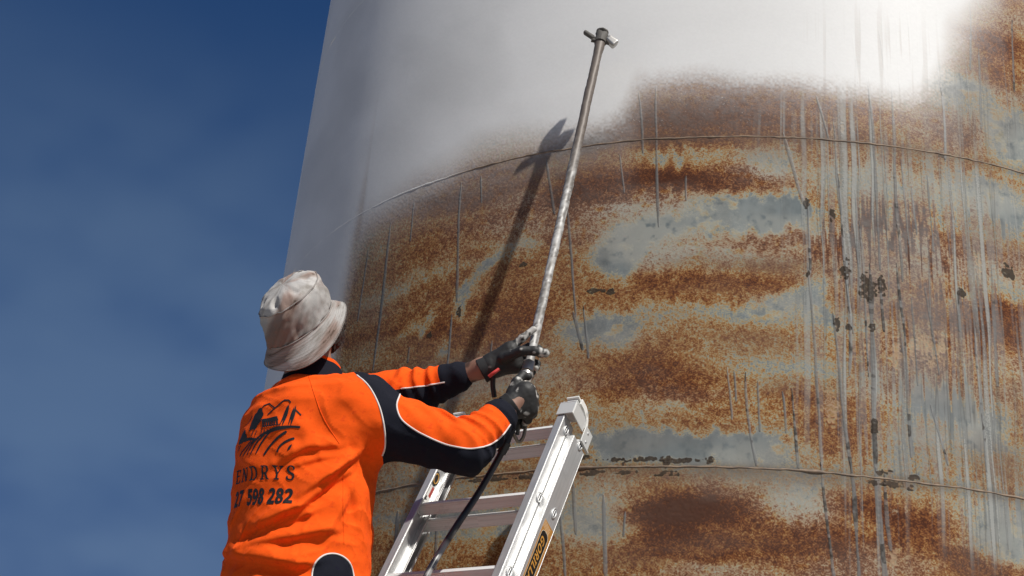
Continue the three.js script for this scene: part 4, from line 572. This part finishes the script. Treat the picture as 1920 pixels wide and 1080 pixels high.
  // collar: a navy band with an orange stand inside it
  const ring = (r0, r1, y0, y1, th, a0 = 0, a1 = 2 * Math.PI) => { const pos = [], idx = [], n = 72; for (let i = 0; i <= n; i++) { const a = mix(a0, a1, i / n), dip = 0.012 * Math.cos(a); for (const [r, y] of [[r0, y0], [r1, y1], [r1 - th, y1 + 0.003], [r0 - th, y0]]) { const w = torsoWorld(Math.sin(a) * r * 1.02, T_LEN + y + dip + 0.004 * (vnoise2(a * 3, r * 90, 7) - 0.5), -Math.cos(a) * r * 0.98 + 0.012); pos.push(w[0] - o[0], w[1] - o[1], w[2] - o[2]); } } for (let i = 0; i < n; i++) for (let k = 0; k < 4; k++) { const a = i * 4 + k, b = i * 4 + (k + 1) % 4; idx.push(a, b, a + 4, b, b + 4, a + 4); } const q = new THREE.BufferGeometry(); q.setAttribute('position', new THREE.Float32BufferAttribute(pos, 3)); q.setAttribute('uv', new THREE.Float32BufferAttribute(new Float32Array(pos.length / 3 * 2), 2)); q.setIndex(idx); q.computeVertexNormals(); return q; };
  const colr = part('collar', ring(0.108, 0.084, -0.040, 0.042, 0.005), M_NAVY, sm, 'navy collar band'); part('collar_stand', ring(0.0875, 0.078, -0.02, 0.055, 0.004), M_ORANGE, colr, 'orange inner collar');
  // the print on the back: a thin layer of ink following the cloth
  const C0 = [0.1622,0.2799], C1 = [-0.0684,0.2732], CT = [0.1153,0.5133], BA = [-0.0966,0.2491], BB = [0.1629,0.2244], lean = (BB[1] - BA[1]) / (BB[0] - BA[0]);   // the lettering hangs level, not along the hem
  const SX = (C0[0] - C1[0]) / 0.547 * 0.76;                              // width of the whole print
  const right = C0[0] + 0.012, left = right - SX, bot = C0[1] - 0.102, topY = CT[1] - lean * (CT[0] - C0[0]) + 0.012;
  const cv = document.createElement('canvas'); cv.width = 1024; cv.height = 1024; const c = cv.getContext('2d'); c.fillStyle = '#000'; c.fillRect(0, 0, 1024, 1024); c.fillStyle = c.strokeStyle = '#fff'; c.lineCap = c.lineJoin = 'round';
  PRINT(c); 
  const ink = new THREE.CanvasTexture(cv), P2 = { pos: [], nor: [], idx: [], uv: [] }, mp = new Map(), loc = (q) => { const [x, y, z] = torsoLocal(rest.pos[3 * q], rest.pos[3 * q + 1], rest.pos[3 * q + 2]); const a = 0.2 * Math.atan2(x, -z); return [(a - left) / (right - left), (y - lean * (a - C0[0]) - bot) / (topY - bot), z]; };
  for (let i = 0; i < rest.idx.length; i += 3) {
    const t = [rest.idx[i], rest.idx[i + 1], rest.idx[i + 2]], q = t.map(loc); if (q.some(([a, b, z]) => a < 0 || a > 1 || b < 0 || b > 1 || z > 0.05)) continue;
    t.forEach((v, k) => { let r = mp.get(v); if (r === undefined) { r = P2.pos.length / 3; mp.set(v, r); for (let h = 0; h < 3; h++) { P2.pos.push(rest.pos[3 * v + h] + 0.0014 * rest.nor[3 * v + h]); P2.nor.push(rest.nor[3 * v + h]); } P2.uv.push(q[k][0], q[k][1]); } P2.idx.push(r); });
  }
  part('back_print', toGeometry(P2, o), new THREE.MeshStandardMaterial({ color: lin(0.012, 0.011, 0.012), roughness: 0.6, alphaMap: ink, transparent: true, alphaTest: 0.5 }), sm, 'black printed farm scene with lettering and a phone number');
}
function PRINT(c) {                                                // x 0..1024 left to right over the print, y down
  const path = (w, ...p) => { c.lineWidth = w; c.beginPath(); c.moveTo(p[0], p[1]); for (let i = 2; i < p.length; i += 2) c.lineTo(p[i], p[i + 1]); c.stroke(); };
  const curve = (w, a, b, d, e, f, g) => { c.lineWidth = w; c.beginPath(); c.moveTo(a, b); c.quadraticCurveTo(d, e, f, g); c.stroke(); };
  const leaf = (x0, y0, x1, y1, w) => { const dx = x1 - x0, dy = y1 - y0, l = Math.hypot(dx, dy), nx = -dy / l * w, ny = dx / l * w; c.beginPath(); c.moveTo(x0, y0); c.quadraticCurveTo((x0 + x1) / 2 + nx, (y0 + y1) / 2 + ny, x1, y1); c.quadraticCurveTo((x0 + x1) / 2 - nx, (y0 + y1) / 2 - ny, x0, y0); c.fill(); };
  path(14, 470, 120, 520, 62, 590, 48, 690, 100); path(14, 600, 150, 690, 95, 800, 30, 850, 32, 870, 50); path(12, 930, 120, 985, 165); path(10, 250, 215, 330, 150);
  leaf(820, 275, 860, 60, 30); leaf(795, 270, 845, 75, 22); leaf(905, 275, 930, 75, 26); leaf(880, 272, 915, 85, 18);
  for (const [x, y, r] of [[420, 170, 46], [470, 130, 48], [455, 200, 50], [400, 215, 42], [500, 155, 38], [430, 250, 36], [385, 255, 30], [230, 330, 46], [260, 310, 40], [205, 350, 38], [285, 345, 36], [180, 360, 26]]) { c.beginPath(); c.arc(x, y, r, 0, 7); c.fill(); }
  c.beginPath(); c.moveTo(530, 195); c.lineTo(740, 180); c.lineTo(800, 270); c.lineTo(560, 275); c.closePath(); c.fill(); c.fillStyle = '#000'; for (let i = 0; i < 7; i++) { c.beginPath(); c.moveTo(570 + i * 32, 222); c.lineTo(578 + i * 32, 222); c.lineTo(598 + i * 32, 262); c.lineTo(582 + i * 32, 262); c.closePath(); c.fill(); } c.fillStyle = '#fff';
  path(12, 360, 290, 480, 230, 530, 200); path(10, 560, 280, 555, 340); for (const x of [420, 470, 600, 640, 680]) path(13, x, 300, x - 8, 335);
  curve(20, 985, 285, 720, 265, 480, 380); curve(26, 150, 375, 330, 350, 480, 380); path(18, 560, 345, 900, 285);
  curve(20, 690, 315, 560, 400, 520, 500); curve(24, 860, 330, 700, 420, 630, 520); curve(22, 940, 385, 800, 430, 790, 500); leaf(935, 440, 900, 500, 26); curve(18, 590, 350, 470, 420, 440, 505); curve(16, 520, 370, 400, 420, 370, 505); curve(16, 470, 385, 330, 430, 290, 510); curve(14, 400, 390, 280, 430, 200, 500); path(12, 180, 400, 150, 440); path(12, 130, 400, 110, 450);
  c.textAlign = 'left'; c.textBaseline = 'alphabetic';
  const word = (t, font, x, y, w, gap) => { c.font = font; let tw = -gap; for (const ch of t) tw += c.measureText(ch).width + gap; c.save(); c.translate(x, y); c.scale(w / tw, 1); let q = 0; for (const ch of t) { c.fillText(ch, q, 0); if (font[0] === 'b') { c.lineWidth = 7; c.strokeText(ch, q, 0); } else { c.lineWidth = 3; c.strokeText(ch, q, 0); } q += c.measureText(ch).width + gap; } c.restore(); };
  word('ENDRYS', '170px serif', 120, 745, 870, 34); word('27', 'bold 190px sans-serif', 150, 960, 215, 26); word('598', 'bold 190px sans-serif', 430, 960, 250, 2); word('282', 'bold 190px sans-serif', 725, 960, 265, 2);
}

// ------------------------------------------------------------------ the man's body: head, neck, arms, hips in one skin, clothes over it
const HF = (() => { const az = 46 * Math.PI / 180, el = 52 * Math.PI / 180, F = V(Math.sin(az) * Math.cos(el), Math.sin(el), -Math.cos(az) * Math.cos(el)), Uu = V(-Math.sin(az) * Math.sin(el), Math.cos(el), Math.cos(az) * Math.sin(el)), Rr = F.clone().cross(Uu); return { F, U: Uu, R: Rr }; })();
const headPt = (r, u, f) => [J.head[0] + HF.R.x * r + HF.U.x * u + HF.F.x * f, J.head[1] + HF.R.y * r + HF.U.y * u + HF.F.y * f, J.head[2] + HF.R.z * r + HF.U.z * u + HF.F.z * f];
const hl = (x, y, z) => { const a = x - J.head[0], b = y - J.head[1], c = z - J.head[2]; return [a * HF.R.x + b * HF.R.y + c * HF.R.z, a * HF.U.x + b * HF.U.y + c * HF.U.z, a * HF.F.x + b * HF.F.y + c * HF.F.z]; };
const ell = (x, y, z, a, b, c) => { const k = Math.hypot(x / a, y / b, z / c), g = Math.hypot(x / (a * a), y / (b * b), z / (c * c)); return g < 1e-6 ? -Math.min(a, b, c) : k * (k - 1) / g; };
function headField(x, y, z) {
  const [r, u, f] = hl(x, y, z), s = Math.abs(r);
  let d = smin(ell(r, u - 0.03, f + 0.008, 0.076, 0.098, 0.096), ell(r, u + 0.055, f - 0.035, 0.055, 0.062, 0.060), 0.05);
  d = smin(d, rc(r, u, f, [0, -0.005, 0.095], [0, -0.035, 0.112], 0.009, 0.014), 0.02);                      // nose
  d = smin(d, Math.max(ell(s - 0.030, u - 0.022, f - 0.083, 0.028, 0.008, 0.012), -9), 0.016);               // brows
  d = Math.max(d, -ell(s - 0.031, u - 0.002, f - 0.101, 0.017, 0.010, 0.012));                               // eye sockets
  d = smin(d, ell(r, u + 0.066, f - 0.092, 0.026, 0.005, 0.010), 0.006); d = smin(d, ell(r, u + 0.077, f - 0.090, 0.023, 0.006, 0.010), 0.006);
  d = smin(d, ell(s - 0.080, u + 0.005, f + 0.012, 0.008, 0.032, 0.020), 0.01);                               // ears
  const nb = headPt(0, -0.05, -0.025); return smin(d, rc(x, y, z, nb, J.neck, 0.060, 0.066), 0.03);
}
const RH = [0.069,3.2415,-4.0139], LHd = [0.0002,3.4082,-4.132];
const hipY = J.pelvis[1] - 0.02;
const foot = (s) => { const p = lad(s > 0 ? LW - 0.08 : 0.11, MAN.k, -0.03); return [p.x, p.y + 0.10, p.z]; };
const hip = (s) => torsoWorld(s * 0.095, -0.03, 0), knee = (s) => { const h = hip(s), f = foot(s); return [mix(h[0], f[0], 0.5) + T_FW[0] * 0.07, mix(h[1], f[1], 0.5) + 0.02, mix(h[2], f[2], 0.5) + T_FW[2] * 0.07]; };
function bodyField(x, y, z) {
  let d = rc(x, y, z, J.neck, J.pelvis, 0.085, 0.115);
  d = smin(d, rc(x, y, z, J.rs, J.re, 0.055, 0.045), 0.05); d = smin(d, rc(x, y, z, J.re, J.rw, 0.045, 0.031), 0.03); d = smin(d, rc(x, y, z, J.rw, RH, 0.030, 0.026), 0.02);
  d = smin(d, rc(x, y, z, J.ls, J.le, 0.052, 0.043), 0.05); d = smin(d, rc(x, y, z, J.le, J.lw, 0.043, 0.031), 0.03); d = smin(d, rc(x, y, z, J.lw, LHd, 0.030, 0.024), 0.02);
  for (const s of [-1, 1]) { d = smin(d, rc(x, y, z, hip(s), knee(s), 0.075, 0.05), 0.05); d = smin(d, rc(x, y, z, knee(s), foot(s), 0.05, 0.035), 0.03); }
  return smin(d, headField(x, y, z), 0.02);
}
{
  const skin = (m) => { m.col = []; for (let i = 0; i < m.pos.length; i += 3) { const n = vnoise3(m.pos[i] * 60, m.pos[i + 1] * 60, m.pos[i + 2] * 60), d = along([m.pos[i], m.pos[i + 1], m.pos[i + 2]], J.le, J.lw), ink = d > 0.68 && d < 1 && armL(m.pos[i], m.pos[i + 1], m.pos[i + 2]) < 0.02 ? sstep(0.60, 0.70, vnoise3(m.pos[i] * 45 + 8, m.pos[i + 1] * 45, m.pos[i + 2] * 45)) * 0.75 : 0, k = 1 - ink; m.col.push((0.23 + 0.06 * n) * k, (0.118 + 0.04 * n) * k, (0.078 + 0.03 * n) * k); } return m; };
  const lo = [9, 9, 9], hi = [-9, -9, -9]; for (const p of [...Object.values(J), RH, LHd, foot(-1), foot(1), knee(1), knee(-1)]) p.forEach((v, i) => { lo[i] = Math.min(lo[i], v - 0.16); hi[i] = Math.max(hi[i], v + 0.16); });
  part('body', toGeometry(skin(meshField(bodyField, lo, hi, 0.0085)), B3), SKIN, man);
  // trousers and boots (below the frame)
  const pants = (x, y, z) => { let d = Math.max(rc(x, y, z, torsoWorld(0, 0.02, 0), torsoWorld(0, -0.12, 0), 0.155, 0.14), torsoLocal(x, y, z)[1] - 0.05); for (const s of [-1, 1]) { d = smin(d, rc(x, y, z, hip(s), knee(s), 0.115, 0.085), 0.06); d = smin(d, rc(x, y, z, knee(s), foot(s), 0.085, 0.075), 0.04); } return d - 0.006 * (vnoise3(x * 14, y * 18, z * 14) - 0.5); };
  part('trousers', toGeometry(uvBy(meshField(pants, lo, hi, 0.012), boxUV(8)), B3), M_PANTS, man);
  for (const s of [-1, 1]) { const f = foot(s), toe = [f[0] - LN.x * 0.15, f[1] - 0.045, f[2] - LN.z * 0.15], heel = [f[0] + LN.x * 0.06, f[1] - 0.05, f[2] + LN.z * 0.06]; const fl = [Math.min(toe[0], heel[0]) - 0.1, f[1] - 0.14, Math.min(toe[2], heel[2]) - 0.1], fh = [Math.max(toe[0], heel[0]) + 0.1, f[1] + 0.16, Math.max(toe[2], heel[2]) + 0.1]; part('boot', toGeometry(meshField((x, y, z) => Math.max(smin(rc(x, y, z, heel, toe, 0.043, 0.045), rc(x, y, z, f, [f[0], f[1] + 0.1, f[2]], 0.05, 0.05), 0.03), f[1] - 0.0815 - y), fl, fh, 0.009), B3), new THREE.MeshStandardMaterial({ color: lin(0.05, 0.035, 0.022), roughness: 0.8 }), man); }
  // beard
  const beard = (x, y, z) => { const [r, u, f] = hl(x, y, z); return Math.max(headField(x, y, z) - 0.007 - 0.008 * (vnoise3(x * 120, y * 120, z * 120) - 0.3), u + 0.055 + 0.35 * Math.abs(f - 0.07) - 0.02, -0.12 - u, 0.0 - f); };
  const bl = [J.head[0] - 0.2, J.head[1] - 0.2, J.head[2] - 0.2], bh = [J.head[0] + 0.2, J.head[1] + 0.2, J.head[2] + 0.2];
  part('beard', toGeometry(meshField(beard, bl, bh, 0.005), B3), new THREE.MeshStandardMaterial({ color: lin(0.022, 0.015, 0.011), roughness: 0.9 }), man);
  for (const s of [-1, 1]) { const e = part('eye', new THREE.SphereGeometry(0.0115, 16, 12), new THREE.MeshStandardMaterial({ color: lin(0.6, 0.57, 0.53), roughness: 0.3 }), man); const q = headPt(s * 0.031, 0.002, 0.078); e.position.set(q[0] - B3[0], q[1] - B3[1], q[2] - B3[2]); }
}
// ------------------------------------------------------------------ bucket hat
{
  const U = V(-0.4987,0.4423,0.7446).lerp(HF.U, 0.25).normalize(), C = V(-0.6388,3.4543,-4.0254), F = HF.F.clone().addScaledVector(U, -HF.F.dot(U)).normalize(), R = F.clone().cross(U);
  const prof = [[0, 0.104], [0.035, 0.103], [0.066, 0.097], [0.089, 0.085], [0.101, 0.069], [0.1055, 0.058], [0.1085, 0.048], [0.1115, 0.03], [0.1125, 0.010], [0.1125, -0.010], [0.1128, -0.024]], brim = [[0.1131, -0.025], [0.122, -0.041], [0.135, -0.057], [0.146, -0.074]];
  const at = (rr, h, a, cr, br) => {
    const ca = Math.cos(a), sa = Math.sin(a);                      // a = 0 at the front
    let r = rr * (1 + cr * 0.23 * (fbm2(a * 2.6 + 5, h * 22 + a * 1.5, 3, 120) - 0.5)), hh = h;
    r -= 0.020 * cr * Math.exp(-Math.pow((h - 0.015) / 0.022, 2)) * Math.max(0, Math.sin(a * 3 + 1.2)) * (0.5 + 0.5 * Math.sin(a + 2));
    if (h > 0.055) { hh += 0.010 * (fbm2(rr * ca * 22 + 3, rr * sa * 22, 3, 121) - 0.5) * sstep(0, 0.04, rr); hh -= 0.022 * Math.exp(-Math.pow((rr - 0.078) / 0.012, 2)) * Math.pow(Math.max(0, Math.sin(a * 7 + 0.5)), 2) * vnoise2(a * 3, 1, 122); }
    if (br) { const k = (-0.024 - h) / 0.049; r += k * (0.006 * ca + 0.006 * Math.sin(a * 3 + 1)); hh += k * (0.010 * Math.sin(a * 2 + 0.6) - 0.002 * ca - 0.006 * (1 - ca)); }
    return C.clone().addScaledVector(F, ca * r * 1.10 - 0.30 * Math.max(0, 0.06 - hh)).addScaledVector(R, sa * r * 0.92).addScaledVector(U, hh);
  };
  const sweep = (pr, cr, br, off) => { const n = 120, sub = [], pos = [], uv = [], idx = []; for (let i = 0; i < pr.length - 1; i++) for (let k = 0; k < 4; k++) sub.push([mix(pr[i][0], pr[i + 1][0], k / 4), mix(pr[i][1], pr[i + 1][1], k / 4)]); sub.push(pr[pr.length - 1]); const rows = sub.concat(sub.slice().reverse().map(([r, h]) => [Math.max(0, r - off), h - (r < 0.09 ? off : 0), 1])); rows.forEach(([r, h], j) => { for (let i = 0; i <= n; i++) { const a = i / n * 2 * Math.PI, p = at(r, h, a, cr, br).sub(base); pos.push(p.x, p.y, p.z); uv.push(i / n, j / rows.length); } }); for (let j = 0; j < rows.length - 1; j++) for (let i = 0; i < n; i++) { const a = j * (n + 1) + i; idx.push(a, a + n + 1, a + 1, a + 1, a + n + 1, a + n + 2); } const g = new THREE.BufferGeometry(); g.setAttribute('position', new THREE.Float32BufferAttribute(pos, 3)); g.setAttribute('uv', new THREE.Float32BufferAttribute(uv, 2)); g.setIndex(idx); g.computeVertexNormals(); return g; };
  const hatTex = (seed, stain, stitch) => [dataTex(512, 256, (u, v, o) => { const n = fbm2(Math.cos(u * 6.283) * 1.4 + 5, Math.sin(u * 6.283) * 1.4 + v * 5, 4, seed), m = fbm2(Math.cos(u * 6.283) * 3 + 5, Math.sin(u * 6.283) * 3 + v * 12, 5, seed + 3), red = sstep(0.40, 0.68, n) * stain, gr = sstep(0.40, 0.75, m) * 0.75; const b = (0.47 - (stitch ? 0.05 : 0.15 * sstep(0.20, 0.34, v) * (0.4 + n))) * (1 + 0.12 * (vnoise2(u * 300, v * 120, seed) - 0.5)); o[0] = b * (1 - 0.45 * gr) * (1 - 0.35 * red); o[1] = b * 0.955 * (1 - 0.48 * gr) * (1 - 0.55 * red); o[2] = b * 0.905 * (1 - 0.52 * gr) * (1 - 0.62 * red); if (stitch) { const k = 1 - 0.16 * Math.pow(Math.abs(Math.sin(v * 6.2832 * 9)), 10); o[0] *= k; o[1] *= k; o[2] *= k; } if (m > 0.72 && n > 0.5) { o[0] *= 0.5; o[1] *= 0.45; o[2] *= 0.4; } }, true, true),
    dataTex(1024, 256, (u, v, o) => { const w = 0.5 + 0.2 * Math.sin((u * 400 + v * 90) * 3.1) + 0.25 * (vnoise2(u * 300, v * 150, seed) - 0.5) - (stitch ? 0.5 * Math.pow(Math.abs(Math.sin(v * 2 * 3.1416 * 11)), 24) : 0); o[0] = o[1] = o[2] = w; }, false, true)];
  const [hm, hb] = hatTex(140, 0.9, false), [bm, bb] = hatTex(150, 0.8, true);
  const MH = new THREE.MeshStandardMaterial({ map: hm, bumpMap: hb, bumpScale: 0.0012, roughness: 0.95 }), MB = new THREE.MeshStandardMaterial({ map: bm, bumpMap: bb, bumpScale: 0.0016, roughness: 0.95 });
  const hat = part('hat', sweep(prof, 1, false, 0.003), MH, man, 'dirty off-white cotton bucket hat'); part('brim', sweep(brim, 0, true, 0.003), MB, hat);
  const seamLine = (r, h, cr, br) => { const q = []; for (let i = 0; i < 90; i++) q.push(at(r, h, i / 90 * 2 * Math.PI, cr, br).sub(base)); return new THREE.TubeGeometry(new THREE.CatmullRomCurve3(q, true), 240, 0.0022, 6, true); };
  part('crown_seam', seamLine(0.1035, 0.066, 1, false), MH, hat); part('brim_seam', seamLine(0.1135, -0.025, 0, true), MH, hat); part('hem', seamLine(0.1452, -0.074, 0, true), MB, hat);
}
// ------------------------------------------------------------------ gloves: a palm and five bent fingers each
{
  const chain = (r0, r1, ...p) => { const out = []; const n = p.length - 1; for (let i = 0; i < n; i++) out.push([p[i], p[i + 1], mix(r0, r1, i / n), mix(r0, r1, (i + 1) / n)]); return out; };
  const hand = (palm, fingers) => (x, y, z) => { let d = 9; for (const [a, b, ra, rb] of palm) d = smin(d, rc(x, y, z, a, b, ra, rb), 0.022); for (const f of fingers) { let e = 9; for (const [a, b, ra, rb] of f) e = smin(e, rc(x, y, z, a, b, ra, rb), 0.006); d = smin(d, e, 0.009); } return d - 0.0012 * (vnoise3(x * 110, y * 110, z * 110) - 0.5) - 0.0022 * (vnoise3(x * 45, y * 45, z * 45) - 0.5); };
  const box = (list, r) => { const lo = [9, 9, 9], hi = [-9, -9, -9]; for (const s of list) for (const p of [s[0], s[1]]) p.forEach((v, i) => { lo[i] = Math.min(lo[i], v - r); hi[i] = Math.max(hi[i], v + r); }); return [lo, hi]; };
  const MG = new THREE.MeshStandardMaterial({ vertexColors: true, roughness: 0.62 });
  function glove(label, palm, fingers, white, cuff) {
    const all = [...palm, ...fingers.flat()], [lo, hi] = box(all, 0.05), f = hand(palm, fingers), m = meshField(f, lo, hi, 0.0033); m.col = [];
    for (let i = 0; i < m.pos.length; i += 3) { const p = [m.pos[i], m.pos[i + 1], m.pos[i + 2]]; let k = 0; for (const [q, r] of white) k = Math.max(k, sstep(r, r * 0.55, Math.hypot(...sub3(p, q)) + 0.016 * (vnoise3(p[0] * 90, p[1] * 90, p[2] * 90) - 0.5) * 2)); const sp = sstep(0.72, 0.80, vnoise3(p[0] * 70 + 5, p[1] * 70, p[2] * 70)) * sstep(0.58, 0.75, vnoise3(p[0] * 22, p[1] * 22 + 3, p[2] * 22)) * 0.8; k = Math.max(k, sp) * sstep(0.22, 0.50, 0.6 * vnoise3(p[0] * 160, p[1] * 160, p[2] * 160) + 0.4 * vnoise3(p[0] * 60, p[1] * 60 + 4, p[2] * 60)); m.col.push(mix(0.018, 0.52, k), mix(0.017, 0.50, k), mix(0.016, 0.46, k)); }
    const g = part('glove', toGeometry(m, B3), MG, man, label); const [a, b, r0, r1] = cuff; const [l2, h2] = box([[a, b]], 0.07);
    part('glove_cuff', toGeometry(meshField((x, y, z) => { const t = along([x, y, z], a, b), d = rc(x, y, z, a, b, r0, r1); return Math.max(d - 0.002 * (vnoise3(x * 60, y * 60, z * 60) - 0.5), -t * 0.05, (t - 1) * 0.05); }, l2, h2, 0.004), B3), new THREE.MeshStandardMaterial({ color: lin(0.016, 0.016, 0.017), roughness: 0.85 }), g); return g;
  }
  const lg = glove('black work glove crusted with white paint, upper hand on the lance',
    [...chain(0.034, 0.027, [-0.0442,3.3914,-4.1538], [0.0097,3.4339,-4.1304]), ...chain(0.034, 0.024, [-0.04,3.3828,-4.158], [0.0301,3.3967,-4.1489]), ...chain(0.024, 0.022, [0.0149,3.4313,-4.1317], [0.0351,3.3971,-4.1487])],
    [chain(0.0135, 0.0105, [0.0137,3.4452,-4.1304], [0.0473,3.4728,-4.1111], [0.0796,3.505,-4.1063]), chain(0.0125, 0.0105, [0.0349,3.439,-4.1446], [0.0701,3.4651,-4.154], [0.1005,3.4575,-4.1466], [0.1048,3.4327,-4.131]), chain(0.0125, 0.0105, [0.0404,3.4205,-4.1594], [0.0742,3.4283,-4.1779], [0.0998,3.4154,-4.1675], [0.0988,3.3934,-4.1505]), chain(0.012, 0.010, [0.0358,3.3972,-4.1654], [0.0635,3.3964,-4.1826], [0.0872,3.3884,-4.1754], [0.0844,3.3714,-4.1615]), chain(0.016, 0.0135, [-0.0063,3.3996,-4.114], [0.0471,3.4134,-4.0758], [0.0861,3.415,-4.0706], [0.1195,3.4151,-4.0795])],
    [[[0.072,3.4927,-4.1012], 0.045], [[0.0443,3.4695,-4.1127], 0.026], [[0.1226,3.4129,-4.0738], 0.024], [[0.0956,3.3862,-4.1429], 0.018]], [[-0.0722,3.3712,-4.1638], [-0.036,3.3921,-4.1534], 0.040, 0.037]);
  part('pull_tab', tube([V(-0.0454,3.3421,-4.1314), V(-0.0317,3.3516,-4.1211), V(-0.0164,3.3652,-4.1199)].map((v) => v.sub(base)), 0.006, 10, 6), new THREE.MeshStandardMaterial({ color: lin(0.62, 0.06, 0.05), roughness: 0.6 }), lg);
  part('strap', tube([V(-0.0326,3.3524,-4.1486), V(-0.0317,3.3272,-4.1611), V(-0.0233,3.2938,-4.1777)].map((v) => v.sub(base)), 0.008, 10, 6), M_BLACK, lg);
  glove('black work glove gripping the trigger of the gun',
    [...chain(0.034, 0.030, [0.0136,3.1999,-4.0178], [0.0685,3.2491,-4.0157]), ...chain(0.030, 0.028, [0.021,3.1891,-4.0231], [0.0767,3.2154,-4.0324]), ...chain(0.026, 0.024, [0.0695,3.2557,-4.0146], [0.084,3.2082,-4.0382])],
    [chain(0.0135, 0.011, [0.0757,3.2535,-4.0079], [0.0966,3.2485,-4.0327], [0.0955,3.2519,-4.0757], [0.0716,3.2556,-4.0906]), chain(0.0135, 0.011, [0.0824,3.2322,-4.0129], [0.1005,3.2258,-4.044], [0.0932,3.2271,-4.088], [0.066,3.2318,-4.1024]), chain(0.013, 0.011, [0.0829,3.2122,-4.0228], [0.0965,3.2025,-4.0556], [0.0842,3.2013,-4.0952], [0.0601,3.2077,-4.1088]), chain(0.012, 0.010, [0.0719,3.1923,-4.0271], [0.0838,3.1806,-4.0553], [0.0697,3.1773,-4.0904], [0.0487,3.1854,-4.1032]), chain(0.015, 0.0125, [0.0254,3.2484,-4.016], [0.0385,3.2839,-4.0151], [0.0561,3.3124,-4.0289], [0.0725,3.3139,-4.037])],
    [[[0.0388,3.2935,-4.0048], 0.012], [[0.0986,3.2516,-4.0144], 0.014], [[0.0768,3.1732,-4.0645], 0.014]], [[0.017,3.1955,-4.0144], [0.0346,3.2116,-4.0119], 0.039, 0.040]);
}
renderer.render(scene, camera);
